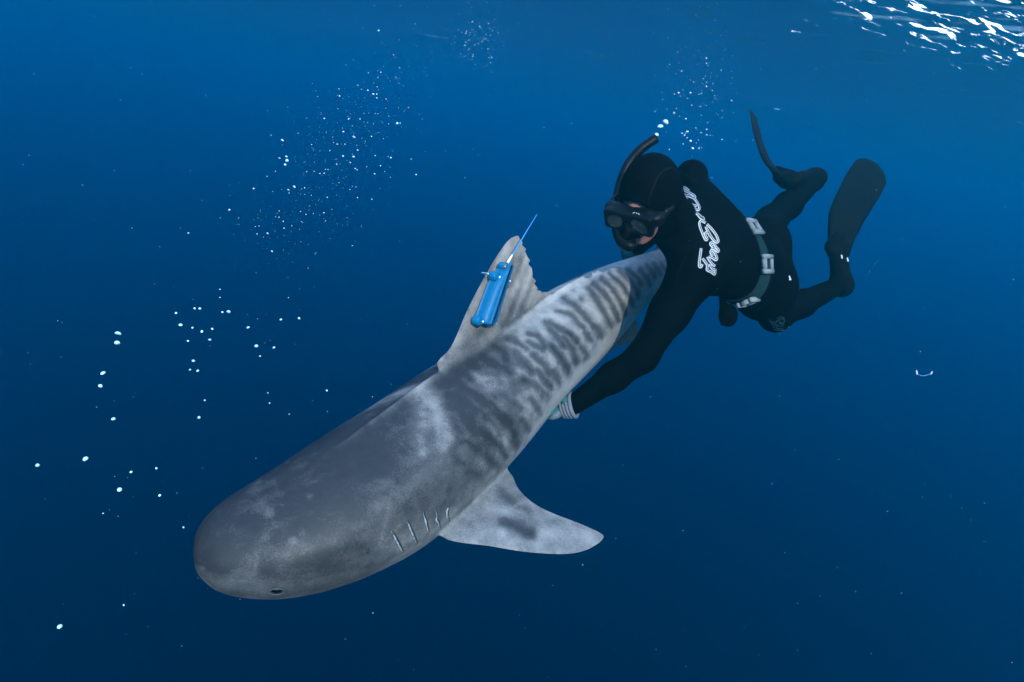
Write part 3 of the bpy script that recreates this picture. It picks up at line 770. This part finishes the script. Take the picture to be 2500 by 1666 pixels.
# trunk
B.cone(J['neck'], J['chest'], .10, .150, .05, nb, 1.35)
B.cone(J['chest'] - lat * .070, J['chest'] + lat * .045, .125, .110, .05, nb, 1.15)
B.cone(J['lsh'] + spn * .03 + lat * .03, J['lsh'] + (J['rsh'] - J['lsh']) * .80 + spn * .04, .082, .068, .05)
B.cone(J['chest'] - lat * .04, J['waist'] - lat * .03, .145, .125, .05, nb, 1.25)
B.cone(J['chest'] + lat * .02, J['waist'] + lat * .012, .130, .118, .05, nb, 1.25)
B.cone(J['waist'] - lat * .03, J['pelvis'] - lat * .045, .125, .120, .05, nb, 1.15)
B.cone(J['waist'] + lat * .03, J['pelvis'] + lat * .045, .120, .115, .05, nb, 1.15)
for s_, hp in ((-1, 'lhip'), (1, 'rhip')): B.ell(J[hp] + nb * .02, (.105, .105, .10), k=.06)
# arms
B.cone(J['lsh'], J['lsh'] + (J['lel'] - J['lsh']) * .45, .078, .064, .045)
B.cone(J['lsh'] + (J['lel'] - J['lsh']) * .45, J['lel'], .062, .048, .03)
B.cone(J['lel'], J['lel'] + (J['lwr'] - J['lel']) * .4, .049, .048, .03)
B.cone(J['lel'] + (J['lwr'] - J['lel']) * .4, J['lwr'], .047, .035, .03)
B.cone(J['rsh'], J['rel'], .056, .050, .022); B.cone(J['rel'], J['rwr'], .052, .036, .03)
# legs
for a, b_, c_ in (('lhip', 'lkn', 'lan'), ('rhip', 'rkn', 'ran')):
    B.cone(J[a], J[b_], .092, .066, .05)
    k1 = J[b_] + (J[c_] - J[b_]) * .38
    B.cone(J[b_], k1, .060, .062, .04); B.cone(k1, J[c_], .058, .040, .03)
lto = P(2044, 606, 2.90); rto = P(1922, 440, 2.85)
B.cone(J['lan'], lto, .042, .030, .03); B.cone(J['ran'], rto, .042, .030, .03)
# neck and head (skin under the hood)
B.cone(J['neck'], H(.005, -.05, -.035), .078, .062, .05)
B.ell(H(0, .012, -.008), (.078, .112, .098), HA, .03)
B.ell(H(0, -.055, .035), (.058, .062, .062), HA, .03)
B.ell(H(0, -.098, .068), (.026, .022, .022), HA, .02)
B.cone(H(0, .02, .092), H(0, -.022, .112), .010, .015, .012)
B.cone(H(-.018, -.058, .094), H(.018, -.058, .094), .010, .010, .012)
for s_ in (-1, 1): B.ell(H(s_ * .042, -.025, .070), (.026, .028, .026), HA, .02)
person_loc = W(J['pelvis'])
person = thing('person', person_loc, 'freediver in a black wetsuit with mask and snorkel, arms around the shark', 'person')
neo = noise_var(mat('neoprene', (.0013, .0016, .0020), .8, spec=.015), 30, .35, bump=.25, bscale=700, bdist=.001)
skinm = noise_var(mat('face_skin', (.36, .15, .12), .6, spec=.2, **{'Subsurface Weight': .0}), 70, .22, bump=.2, bscale=300)
v, f = B.mesh(.0085)
body = link('body', v, f, [neo, skinm], person)
me = body.data
hc_ = (v[np.asarray(f)].mean(1) - HC); hl, hu, hf = hc_ @ lH, hc_ @ uH, hc_ @ fF
isface = (hf > .012) & (np.abs(hl) < .078) & (hu > -.14) & (hu < .075) & (np.linalg.norm(hc_, axis=1) < .17)
if len(me.polygons) == len(isface): me.polygons.foreach_set('material_index', isface.astype(np.int32))
# hood: a neoprene shell with an opening for the face
hood = Field()
hood.ell(H(0, .012, -.012), (.089, .123, .110), HA, .03)
hood.ell(H(0, -.055, .022), (.068, .071, .066), HA, .03)
hood.ell(H(0, -.105, .058), (.034, .024, .030), HA, .03)
hood.cone(H(.004, -.05, -.035), J['neck'] + (H(0, -.05, -.035) - J['neck']) * .18, .076, .084, .04)
for s_ in (-1, 1): hood.ell(H(s_ * .082, -.005, -.012), (.014, .030, .022), HA, .02)
op_c, op_r = H(0, -.036, .125), np.array([.072, .090, .122])
def cut(X, g):
    q = (X - op_c) @ HA.T; k0 = np.sqrt(((q / op_r) ** 2).sum(-1)) + 1e-9; k1 = np.sqrt(((q / op_r ** 2) ** 2).sum(-1)) + 1e-9
    return np.maximum(g, -(k0 * (k0 - 1) / k1))
v, f = hood.mesh(.0045, cut)
link('hood', v, f, neo, person)

# --- ray marching onto the suit, to lay prints, seams and the belt on it
def march_many(q, fld, t0=1.5, t1=3.4):
    """photo pixels -> points on the field's surface"""
    q = np.asarray(q, float); d = np.stack([(q[:, 0] - 1250) / FPX, (833 - q[:, 1]) / FPX, -np.ones(len(q))], 1); d /= np.linalg.norm(d, axis=1)[:, None]
    t = np.full(len(q), t0)
    for _ in range(70):
        s = fld(d * t[:, None]); t = np.where(np.abs(s) < .0003, t, np.minimum(t + s * .85, t1 + .1))
    return d * t[:, None], t < t1
def fnorm_many(p, fld, e=.004):
    n = np.stack([fld(p + e * w) - fld(p - e * w) for w in np.eye(3)], 1); return n / (np.linalg.norm(n, axis=1)[:, None] + 1e-12)
def ribbon(pts2d, halfw, lift, fld, m=None):
    """flat strip lying on the field's surface, traced by photo pixels"""
    pts2d = np.asarray(pts2d, float)
    pts = smooth_path(pts2d, m or max(6, 5 * len(pts2d))) if len(pts2d) > 2 else np.linspace(pts2d[0], pts2d[-1], 6)
    t = np.gradient(pts, axis=0); t /= np.linalg.norm(t, axis=1)[:, None] + 1e-9; n = np.stack([-t[:, 1], t[:, 0]], 1)
    q = np.stack([pts - n * halfw, pts, pts + n * halfw], 1).reshape(-1, 2)
    p, ok = march_many(q, fld)
    if not ok.all(): return None
    return p + fnorm_many(p, fld) * lift, grid_faces(len(pts), 3)
white_print = mat('print_white', (.45, .48, .48), .6, spec=.1)
print_dark = mat('print_inner', (.012, .016, .018), .6)
teal_print = mat('print_teal', (.05, .12, .14), .6, spec=.1)
seam_m = mat('seam_thread', (.010, .013, .015), .7, spec=.05)
def zt(l): return np.array([(1640 + x / 6.03, 440 + y / 6.03) for x, y in l])
LET = [[(430, 1010), (408, 1180), (402, 1270), (428, 1280), (446, 1240)], [(450, 1160), (490, 1215), (520, 1265), (515, 1325), (570, 1352), (622, 1385), (630, 1310)],
       [(520, 1135), (545, 1180), (590, 1240), (632, 1270)], [(550, 1240), (590, 1310), (630, 1322)],
       [(600, 1125), (572, 1085), (575, 1045), (612, 1060), (640, 1110), (658, 1158), (638, 1180), (590, 1150), (545, 1130)],
       [(604, 990), (568, 958), (574, 925), (612, 935), (645, 990), (680, 1030), (668, 1058), (620, 1022), (575, 1010)],
       [(490, 635), (432, 602), (402, 632), (412, 700), (450, 795), (490, 880), (515, 868), (482, 800), (520, 770), (560, 830)],
       [(512, 655), (580, 722), (648, 815), (678, 895), (652, 920), (595, 870), (545, 790), (492, 690)],
       [(380, 520), (420, 565), (462, 580), (440, 545)], [(300, 455), (325, 500), (372, 505), (420, 545), (452, 590)],
       [(272, 380), (330, 432), (386, 445), (395, 395), (352, 312), (285, 250), (216, 240), (206, 280), (262, 342), (330, 392), (352, 368)],
       [(168, 212), (232, 240), (330, 272), (332, 240), (262, 196), (186, 150), (170, 118), (205, 122), (256, 165)]]
wv, dv_ = [], []
for l in LET:
    a = ribbon(zt(l), 2.9, .0022, B)
    if a: wv.append(a)
    a = ribbon(zt(l), 1.0, .0034, B)
    if a: dv_.append(a)
if wv:
    lo_ = link('lettering', *merge(wv), white_print, person)
    link('lettering_inner_line', *merge(dv_), print_dark, lo_)
    lo_['label'] = 'white outlined script lettering across the back'
SEAMS = [([(1582, 612 - 112), (1590, 470), (1602, 440), (1618, 418), (1640, 409)], hood), ([(1652, 697), (1680, 698), (1705, 708), (1733, 738)], B), ([(1650, 700), (1662, 650), (1675, 625)], B),
         ([(1700, 770), (1650, 835), (1590, 900), (1520, 955), (1470, 982)], B), ([(1668, 412), (1672, 400), (1676, 390)], B), ([(1655, 420), (1680, 430), (1705, 448)], B)]
for l, fl in SEAMS:
    a = ribbon(np.array(l, float), .7, .0010, fl, 24)
    if a: link('seam', *a, seam_m, person)
EM = [[(1874, 781), (1885, 787), (1900, 785)], [(1880, 789), (1892, 793), (1905, 797)], [(1884, 797), (1897, 801), (1912, 804)], [(1896, 777), (1905, 773), (1914, 776)], [(1894, 785), (1906, 778), (1915, 781), (1912, 788)],
      [(1900, 791), (1908, 788), (1914, 794)], [(1888, 803), (1900, 806), (1916, 806)], [(1882, 784), (1890, 800)], [(1890, 783), (1896, 800)], [(1902, 782), (1909, 798)], [(1878, 779), (1890, 790)]]
ev = [a for a in (ribbon(np.array(l, float), .75, .0016, B) for l in EM) if a]
if ev:
    o = link('fish_emblem', *merge(ev), teal_print, person); o['label'] = 'pale teal line-drawn emblem on the thigh'
ev = [a for a in (ribbon(np.array(l, float), 1.7, .0016, B) for l in ([(1926, 674), (1929, 684)], [(1925.5, 683), (1931, 683)])) if a]
if ev: link('logo_patch', *merge(ev), white_print, person)

# --- weight belt
belt_m = noise_var(mat('belt_webbing', (.006, .022, .023), .8, spec=.1), 80, .2, bump=.3, bscale=500)
lead = noise_var(mat('coated_lead', (.17, .19, .195), .8, spec=.15), 220, .35, bump=.5, bscale=260, bdist=.002)
wc = P(1776, 645, 2.19); ba = nrm(spn * .95 + lat * .30 - nb * .05)
e1 = nrm(nb - ba * (nb @ ba)); e2 = np.cross(ba, e1)
def belt_pts(th, off=0.0, along=0.0):
    th = np.atleast_1d(np.asarray(th, float)); d = np.cos(th)[:, None] * e1 + np.sin(th)[:, None] * e2
    c = wc + np.broadcast_to(along, th.shape)[:, None] * ba; t = np.full(len(th), .03)
    for _ in range(60): t = t - np.minimum(B(c + d * t[:, None]), 0) * .85
    return c + d * (t + off)[:, None]
def belt_pt(th, off=0.0, along=0.0): return belt_pts(th, off, along)[0]
NB = 72
tb = 2 * math.pi * np.arange(NB) / NB
BV = np.stack([belt_pts(tb, of, al) for al, of in ((-.024, .001), (-.024, .0045), (.024, .0045), (.024, .001))], 1).reshape(-1, 3)
belt = link('weight_belt', np.array(BV), grid_faces(NB, 4, True) + [((NB - 1) * 4 + j, (NB - 1) * 4 + (j + 1) % 4, (j + 1) % 4, j) for j in range(4)], belt_m, person, smooth=False)
thp = np.linspace(0, 2 * math.pi, 240, endpoint=False); ring = belt_pts(thp); rp_ = proj(ring); ring_vis = (fnorm_many(ring, B) * -ring).sum(1) > 0
def belt_angle(px, py):
    return thp[np.argmin(np.linalg.norm(rp_ - (px, py), axis=1) + np.where(ring_vis, 0, 80))]
for (px, py, hw, hl) in ((1828, 566, .036, .030), (1876, 645, .036, .032), (1834, 757, .034, .030)):
    th = belt_angle(px, py); p0 = belt_pt(th, .006); p1 = belt_pt(th + .05, .006); t_ = nrm(p1 - belt_pt(th - .05, .006)); n_ = np.cross(t_, ba); n_ = n_ if n_ @ (p0 - wc) > 0 else -n_
    a_ = ba; axx = np.stack([t_, a_, n_]); c = p0 + n_ * .003
    parts = [box(c + t_ * s * hl * .80, axx, (hl * .24, hw * 1.12, .0085), .2) for s in (-1, 1)] + [box(c + a_ * s * hw * .85, axx, (hl * .62, hw * .22, .0082), .2) for s in (-1, 1)]
    v, f = merge(parts); link('belt_weight', v, f, lead, belt)
# pouch hanging below the belly
pq = Field(); pc_ = P(1775, 766, 2.18)
pq.ell(pc_ + np.array([.004, -.006, 0]), (.034, .042, .026), k=.015); pq.cone(pc_ + np.array([-.012, .06, -.01]), pc_ + np.array([-.018, -.035, .012]), .013, .010, .006)
v, f = pq.mesh(.005); link('pouch', v, f, neo, person)

# --- mask
mask_m = mat('mask_rubber', (.0022, .0030, .0036), .45, spec=.10)
lens_m = noise_var(mat('mask_lens', (.005, .022, .028), .08, spec=.4), 60, .3)
MK = Field()
MK.rbox(H(0, -.004, .102), np.array([.068, .034, .024]), HA, .020, .01)
for s_ in (-1, 1): MK.rbox(H(s_ * .039, -.002, .120), np.array([.042, .033, .013]), HA, .010, .008)
MK.cone(H(0, .0, .128), H(0, -.036, .130), .014, .020, .012)
MK.cone(H(-.078, .005, .085), H(.078, .005, .085), .022, .022, .02)
for s_ in (-1, 1): MK.cone(H(s_ * .080, .012, .095), H(s_ * .094, .010, .03), .011, .008, .012)
def mask_cut(X, g):
    for s_ in (-1, 1):
        c = H(s_ * .041, -.002, .143); ax_ = np.stack([nrm(lH * .88 - uH * .47 * s_), nrm(uH * .88 + lH * .47 * s_), fF])
        q = (X - c) @ ax_.T; r = np.array([.041, .030, .017]); k0 = np.sqrt(((q / r) ** 2).sum(-1)) + 1e-9; k1 = np.sqrt(((q / r ** 2) ** 2).sum(-1)) + 1e-9
        g = np.maximum(g, -(k0 * (k0 - 1) / k1))
    q = (X - H(0, -.02, .055)) @ HA.T                                # hollow that takes the face
    r = np.array([.060, .058, .055]); k0 = np.sqrt(((q / r) ** 2).sum(-1)) + 1e-9; k1 = np.sqrt(((q / r ** 2) ** 2).sum(-1)) + 1e-9
    return np.maximum(g, -(k0 * (k0 - 1) / k1))
v, f = MK.mesh(.0032, mask_cut)
mask = link('mask', v, f, mask_m, person)
for s_ in (-1, 1):
    c = H(s_ * .041, -.002, .1305); x_ = nrm(lH * .88 - uH * .47 * s_); y_ = nrm(uH * .88 + lH * .47 * s_)
    V = [c + fF * .0012]; n = 28
    for r_ in (.5, 1.0):
        for w in np.linspace(0, 2 * math.pi, n, endpoint=False): V.append(c + (x_ * .0365 * math.cos(w) + y_ * .0265 * math.sin(w)) * r_ + fF * .0012 * (1 - r_ ** 2))
    F = [(0, 1 + j, 1 + (j + 1) % n) for j in range(n)] + [(1 + j, 1 + n + j, 1 + n + (j + 1) % n, 1 + (j + 1) % n) for j in range(n)]
    link('lens', np.array(V), F, lens_m, mask)
    v, f = box(H(s_ * .088, .010, .055), HA, (.007, .012, .012), .3); link('strap_buckle', v, f, mask_m, mask)
wst = np.linspace(-1.25, 1.25, 41); dst = np.sin(wst)[:, None] * lH - np.cos(wst)[:, None] * fF; st0 = H(0, .02, -.012); t = np.full(41, .07)
for _ in range(50): t = t - np.minimum(hood(st0 + dst * t[:, None]), 0) * .85
strap = st0 + dst * (t + .002)[:, None]
sv = np.stack([strap - uH * .010, strap, strap + uH * .010], 1).reshape(-1, 3)
link('strap', sv, grid_faces(41, 3), mask_m, mask)
lgp = [a for a in (ribbon(np.array(l, float), .8, .0016, MK) for l in ([(1545, 522), (1550, 520)], [(1553, 521), (1556, 523)], [(1559, 522), (1561, 526)])) if a]
if lgp: link('mask_lettering', *merge(lgp), white_print, mask)
# --- snorkel
spath = smooth_path([H(0, -.062, .095), H(-.006, -.074, .112), P(1541, 601, 1.83), P(1520, 592, 1.84), P(1507, 562, 1.86), P(1503, 522, 1.90), P(1507, 482, 1.95), P(1517, 440, 1.97), P(1536, 398, 1.97), P(1566, 364, 1.96), P(1602, 338, 1.955)], 60)
srad = np.interp(np.linspace(0, 1, 60), [0, .06, .12, .3, .42, .5, 1], [.012, .0145, .016, .0175, .0160, .0145, .0150])
v, f = tube(spath, srad, 18); snork = link('snorkel', v, f, mask_m, person)
v, f = tube(smooth_path([H(-.022, -.060, .098), H(0, -.062, .106), H(.022, -.060, .098)], 12), .009, 10); link('mouthpiece', v, f, mask_m, snork)

# --- gloves
teal = noise_var(mat('glove_latex', (.016, .10, .10), .6, spec=.2), 50, .2)
knit = noise_var(mat('glove_knit', (.15, .155, .18), .95, spec=.1), 320, .45, bump=.8, bscale=420, bdist=.003)
def glove(wr, pal, fdir, thumbdir, side, nm_lbl=None):
    """knit cuff in rolls, palm, four fingers and a thumb that curl under the body"""
    g = Field(); ax_ = nrm(pal - wr); sd_ = nrm(side - ax_ * (side @ ax_)); nn = np.cross(ax_, sd_)
    g.cone(wr, pal, .034, .036, .02, nn, 1.35)
    g.cone(pal - sd_ * .018, pal + sd_ * .018, .030, .030, .02, nn, 1.3)
    for k_, (o_, ln) in enumerate(((-.030, .070), (-.010, .082), (.010, .078), (.030, .062))):
        a = pal + sd_ * o_ + ax_ * .018; b_ = a + nrm(ax_ * .6 + fdir * .8) * ln * .45; c_ = b_ + nrm(fdir + ax_ * .15) * ln * .35; d_ = c_ + nrm(fdir * .9 - ax_ * .25) * ln * .3
        g.cone(a, b_, .0115, .0105, .008); g.cone(b_, c_, .0105, .0095, .006); g.cone(c_, d_, .0095, .0080, .006)
    a = wr + (pal - wr) * .35 + sd_ * .022; b_ = a + nrm(thumbdir) * .038; c_ = b_ + nrm(thumbdir + fdir * .7) * .030
    g.cone(a, b_, .0145, .012, .012); g.cone(b_, c_, .012, .0095, .006)
    return g, ax_
fw = nrm([-.30, .80, .25])   # fingers close on the flank
g, gax = glove(J['lwr'], P(1352, 1000, 2.165), fw, nrm([-.1, .8, .3]), nrm([-.45, -.45, .6]))
v, f = g.mesh(.005)
gl_ = link('glove', v, f, [knit, teal], person)
pc2 = proj(v[np.asarray(f)].mean(1))
mid_ = (pc2[:, 0] - 1385) * .62 + (pc2[:, 1] - 985) * .78
if len(gl_.data.polygons) == len(mid_): gl_.data.polygons.foreach_set('material_index', ((mid_ < 2) & (pc2[:, 0] < 1388)).astype(np.int32))
for k_, (o_, r_) in enumerate(((.000, .041), (.013, .040), (.025, .0385), (.036, .037))):
    c = J['lwr'] + gax * (o_ - .002); a_ = nrm(np.cross(gax, [0, 1, 0])); b_ = np.cross(gax, a_)
    v, f = tube([c + (a_ * math.cos(w) + b_ * math.sin(w)) * r_ for w in np.linspace(0, 2 * math.pi, 30)], .0075 - .001 * k_, 10, False); link('cuff_roll', v, f, knit, gl_)
g, gax = glove(J['rwr'], P(1536, 611, 2.565), nrm([.5, -.72, .42]), nrm([-.5, .2, .5]), nrm([-.5, .5, -.5]))
v, f = g.mesh(.006); link('glove', v, f, teal, person)

# --- long fins
fin_m = noise_var(mat('fin_black', (.002, .003, .0034), .6, spec=.02), 25, .3)
fin_tip = noise_var(mat('fin_blade', (.0024, .0040, .0045), .6, spec=.03), 25, .3)
def long_fin(heel, toe, mids, tip, wide, w0, w1):
    """foot pocket and a bent blade with side rails"""
    pk = Field(); d = nrm(toe - heel)
    wd_ = nrm(wide - d * (wide @ d)); up_ = np.cross(d, wd_)
    db = nrm(mids[0] - toe + d * .01)
    pk.ell(heel + d * .02, (.048, .056, .046), np.stack([wd_, d, up_]), .02)
    pk.cone(heel + d * .02, toe, .047, .040, .03, up_, 1.15)
    pk.cone(toe - wd_ * .03, toe + wd_ * .03 + db * .02, .030, .028, .03, up_, 1.3)
    db = nrm(mids[0] - toe + d * .01); ub = np.cross(db, wd_)
    for o_ in (-.022, .012): pk.cone(toe - d * .01 + wd_ * o_, toe + db * .12 + wd_ * o_ * 1.4, .034, .007, .03, ub, 1.9)
    v, f = pk.mesh(.0065)
    root = link('swim_fin', v, f, fin_m, person)
    cp = smooth_path([toe - d * .06] + mids + [tip], 40); t = np.gradient(cp, axis=0); t /= np.linalg.norm(t, axis=1)[:, None]
    V = []
    nw = 13
    for i in range(40):
        s = i / 39; w = np.interp(s, [0, .12, .35, .8, .95, 1], [w0, w0 * 1.15, w1 * .85, w1, w1 * .96, w1 * .80]) / 2
        wv_ = nrm(wide - t[i] * (wide @ t[i])); nn = np.cross(t[i], wv_); th = np.interp(s, [0, 1], [.0045, .0012])
        row = []
        for k_ in np.linspace(-1, 1, nw):
            sag = -.012 * (1 - abs(k_)) * s + (0.010 if abs(k_) > .92 else 0) * (1 - s)
            end = -.030 * abs(k_) ** 4 * max(0, (s - .8) / .2) ** 2
            row.append(cp[i] + wv_ * w * k_ + nn * (sag) + t[i] * end)
        V += [p + nn * th for p in row] + [p - nn * th for p in row[::-1]]
    m = 2 * nw
    F = grid_faces(40, m, True) + [tuple(range(m))[::-1], tuple(range(39 * m, 40 * m))]
    link('blade', np.array(V), F, fin_tip, root)
    root_field[0] = pk
    return root
root_field = [None]
lwide = nrm(np.array([.93, -.30, -.15]))
left_fin = long_fin(J['lan'] + nrm(J['lan'] - lto) * .005 + np.array([.012, -.012, 0]), lto, [P(2062, 545, 2.98), P(2092, 480, 3.08)], P(2136, 404, 3.22), lwide, .105, .205)
for l in ([(2054, 623), (2056, 632)], [(2068, 630), (2070, 639)]):  # two short white strokes on the foot pocket
    a = ribbon(np.array(l, float), 1.5, .0015, root_field[0])
    if a: link('white_mark', *a, white_print, left_fin)
lf = long_fin(J['ran'] + np.array([.03, .025, -.03]), rto, [P(1890, 410, 2.93), P(1860, 356, 3.10)], P(1842, 292, 3.42), nrm(np.array([.42, .30, -1]) + np.array([.05, .03, 0])), .10, .19)

# ------------------------------------------------------------------ bubbles
bub = mat('air_bubble', (.55, .84, .90), .22, spec=.9)  # cyan base stands in for the blue water a bubble mirrors
nt = bub.node_tree; b = nt.nodes['Principled BSDF']
trn = nt.nodes.new('ShaderNodeBsdfTransparent'); mx = nt.nodes.new('ShaderNodeMixShader'); lw = nt.nodes.new('ShaderNodeTexCoord')
sp = nt.nodes.new('ShaderNodeSeparateXYZ'); nt.links.new(lw.outputs['Generated'], sp.inputs[0])
mr = nt.nodes.new('ShaderNodeMapRange'); mr.inputs[1].default_value = .15; mr.inputs[2].default_value = .5; mr.inputs[3].default_value = .12; mr.inputs[4].default_value = .95
nt.links.new(sp.outputs[2], mr.inputs[0]); nt.links.new(mr.outputs[0], mx.inputs[0])
nt.links.new(trn.outputs[0], mx.inputs[1]); nt.links.new(b.outputs[0], mx.inputs[2]); nt.links.new(mx.outputs[0], nt.nodes['Material Output'].inputs['Surface'])
def bubble_mesh(nm, seed, cap):
    g = np.random.default_rng(seed); V, F = ball(np.zeros(3), 1.0, 10, 14)
    d = V / (np.linalg.norm(V, axis=1)[:, None] + 1e-9)
    V = V * (1 + .10 * (vnoise(d + 5, 1.6, seed) - .5))[:, None]
    low = V[:, 2] < 0; V[low, 2] *= (.45 if cap else .8)
    if cap:
        r = np.hypot(V[:, 0], V[:, 1]); V[low, 2] += .55 * np.clip(1 - (r[low] / .75) ** 2, 0, 1)
    me = bpy.data.meshes.new(nm); me.from_pydata(V.tolist(), [], [tuple(x) for x in F]); me.polygons.foreach_set('use_smooth', [True] * len(F)); me.materials.append(bub); return me
BM = [bubble_mesh('air_bubble', 3, True), bubble_mesh('air_bubble', 4, True), bubble_mesh('air_bubble', 5, False), bubble_mesh('air_bubble', 6, False)]
def bubble(px, py, d, rpx, label, group, k=None):
    r = rpx * d / FPX
    o = bpy.data.objects.new('air_bubble', BM[k if k is not None else random.randrange(4)]); C.objects.link(o)
    o.location = PW(px, py, d); o.scale = (r, r * random.uniform(.8, 1.0), r * random.uniform(.7, 1.0))
    o.rotation_euler = (random.uniform(-.5, .5), random.uniform(-.5, .5), random.uniform(0, 6.3))
    o['label'] = label; o['category'] = 'bubble'; o['group'] = group
    return o
OWN = {(288, 816): 'upper, larger one of two big bubbles nearly touching off the snout', (286, 838): 'lower, smaller one of two big bubbles nearly touching off the snout', (252, 912): 'upper bubble of the pair below the two nearly touching ones', (245, 943): 'lower bubble of the pair below the two nearly touching ones', (146, 1530): 'lone white bubble sunk deeper than the snout of the shark'}
GA, LA = 'large bubbles off the snout of the shark', 'white air bubble drifting in dark water off the snout of the shark'
for x, y, r in [(288, 816, 10), (286, 838, 9), (252, 912, 8.5), (245, 943, 7), (277, 1024, 7), (209, 1121, 9), (92, 1137, 7), (320, 1153, 5), (292, 1196, 8), (382, 1144, 4.5), (390, 1210, 4.5), (146, 1530, 8), (302, 1478, 3.5), (252, 1254, 3), (448, 1288, 3.5)]:
    bubble(x, y, 1.4 if (x, y) in OWN else random.uniform(1.25, 1.6), r * .74, OWN.get((x, y), LA), GA, k=random.choice((0, 1, 2)))
GB, LB = 'bubbles between the snout and the dorsal fin', 'small white air bubble in the loose cluster above the back of the shark'
for x, y, r in [(486, 1020, 5.5), (500, 978, 4), (472, 882, 6), (464, 904, 4.5), (483, 906, 5), (441, 794, 7), (430, 765, 4.5), (475, 754, 5.5), (488, 754, 5), (558, 762, 7), (543, 763, 4), (470, 801, 4), (493, 810, 5.5), (518, 804, 4.5), (459, 833, 4.5), (512, 831, 6), (606, 801, 7), (626, 846, 7), (669, 849, 4.5), (635, 871, 4.5), (686, 781, 5), (730, 778, 5), (798, 954, 3.5), (658, 985, 3), (654, 960, 2.5), (706, 1012, 3), (537, 727, 2.5), (537, 707, 2.5), (704, 728, 2.5)]:
    bubble(x, y, random.uniform(1.7, 2.2), r * .68, LB, GB)
GC, LC = 'bubble trail rising toward the surface', 'tiny air bubble in the long trail rising past the tag antenna'
for x, y, r in [(689, 344, 6), (701, 393, 6), (696, 403, 4.5), (699, 383, 4), (718, 457, 5), (704, 465, 4.5), (863, 335, 4), (560, 513, 4), (653, 571, 4), (970, 302, 4), (977, 302, 3), (873, 368, 3.5), (855, 398, 3)]:
    bubble(x, y, random.uniform(2.2, 2.7), r * .72, LC, GC)
g3 = np.random.default_rng(17)
def trail_point():
    t = g3.beta(1.6, 1.5); x = 640 + 360 * t + g3.normal(0, 75 * (1.15 - .5 * t)); y = 640 - 520 * t + g3.normal(0, 60); return x, y
for _ in range(120):
    x, y = trail_point(); bubble(x, y, random.uniform(2.4, 3.6), min(3.2, .9 + abs(g3.normal(0, .8))), LC, GC)
GD, LD = 'puff of fine bubbles near the surface', 'tiny air bubble in the compact puff high above the antenna'
for _ in range(34):
    bubble(g3.normal(1172, 28), g3.normal(95, 34), random.uniform(4.0, 4.8), min(2.4, .9 + abs(g3.normal(0, .6))), LD, GD)
GE, LE_ = 'bubbles above the hood of the diver', 'tiny air bubble rising from behind the hood of the diver'
for _ in range(56):
    t = g3.beta(1.2, 1.6); x = 1690 - 5 * t + g3.normal(0, 34 + 25 * t) + 25 * t; y = 385 - 280 * t + g3.normal(0, 20); bubble(x, y, random.uniform(2.3, 3.0), min(2.8, .9 + abs(g3.normal(0, .75))), LE_, GE)
for x, y, r in [(1686, 345, 3), (1691, 363, 3), (1706, 363, 2.5), (1678, 322, 3), (1665, 326, 2.5), (1671, 331, 2.5)]: bubble(x, y, 2.4, r, LE_, GE)
for x, y, d, r, l in [(1624, 300, 1.96, 8, 'topmost of the three bubbles leaving the open end of the snorkel'), (1612, 310, 1.96, 7.5, 'middle one of the three bubbles leaving the open end of the snorkel'), (1603, 330, 1.95, 6, 'bubble just emerging at the open end of the snorkel')]:
    bubble(x, y, d, r, l, 'bubbles from the snorkel', k=0)
# finest specks nobody could count
def specks(name, pts, rad_px, label, m):
    parts = []
    for (x, y, d), r in zip(pts, rad_px): parts.append(ball(P(x, y, d), r * d / FPX, 3, 5))
    v, f = merge(parts); o = link(name, v, f, m); top(o, label, None, kind='stuff'); return o
pts = [(*trail_point(), g3.uniform(2.4, 4.2)) for _ in range(420)] + [(g3.normal(1170, 40), g3.normal(95, 45), g3.uniform(4, 5)) for _ in range(110)] + [(g3.normal(1720, 60), g3.uniform(10, 360), g3.uniform(2.5, 4.5)) for _ in range(150)]
specks('fine_bubbles', pts, [min(1.4, .35 + abs(g3.normal(0, .4))) for _ in pts], 'fine haze of countless tiny bubbles along the rising trails', mat('bubble_mist', (.26, .46, .52), .4))
plank = mat('plankton', (.30, .42, .46), .8)
pts = [(g3.uniform(0, 2500), g3.uniform(0, 1666), g3.uniform(1.0, 4.5)) for _ in range(420)]
specks('plankton', pts, [.35 + abs(g3.normal(0, .45)) for _ in pts], 'drifting specks of plankton scattered through the water', plank)
# small translucent drifter to the right of the diver
salp_m = mat('drifter_flesh', (.75, .62, .66), .4)
dr = thing('drifting_animal', PW(2258, 912, 2.6), 'tiny pale drifting sea creature with two bright ends below the swim fins', 'sea creature')
for x, y, a, rx, ry in ((2238, 910, .15, .0035, .011), (2274, 911, -.5, .003, .009)):
    v, f = ball(P(x, y, 2.6), (rx, ry, rx), 8, 10, np.stack([nrm([math.cos(a), math.sin(a), 0]), nrm([-math.sin(a), math.cos(a), 0]), np.array([0, 0, 1.0])])); link('end_lobe', v, f, salp_m, dr)
v, f = tube(smooth_path([P(2240, 914, 2.6), P(2254, 918, 2.6), P(2272, 913, 2.6)], 14), .0013, 6); link('thread', v, f, mat('drifter_thread', (.10, .28, .42), .5), dr)
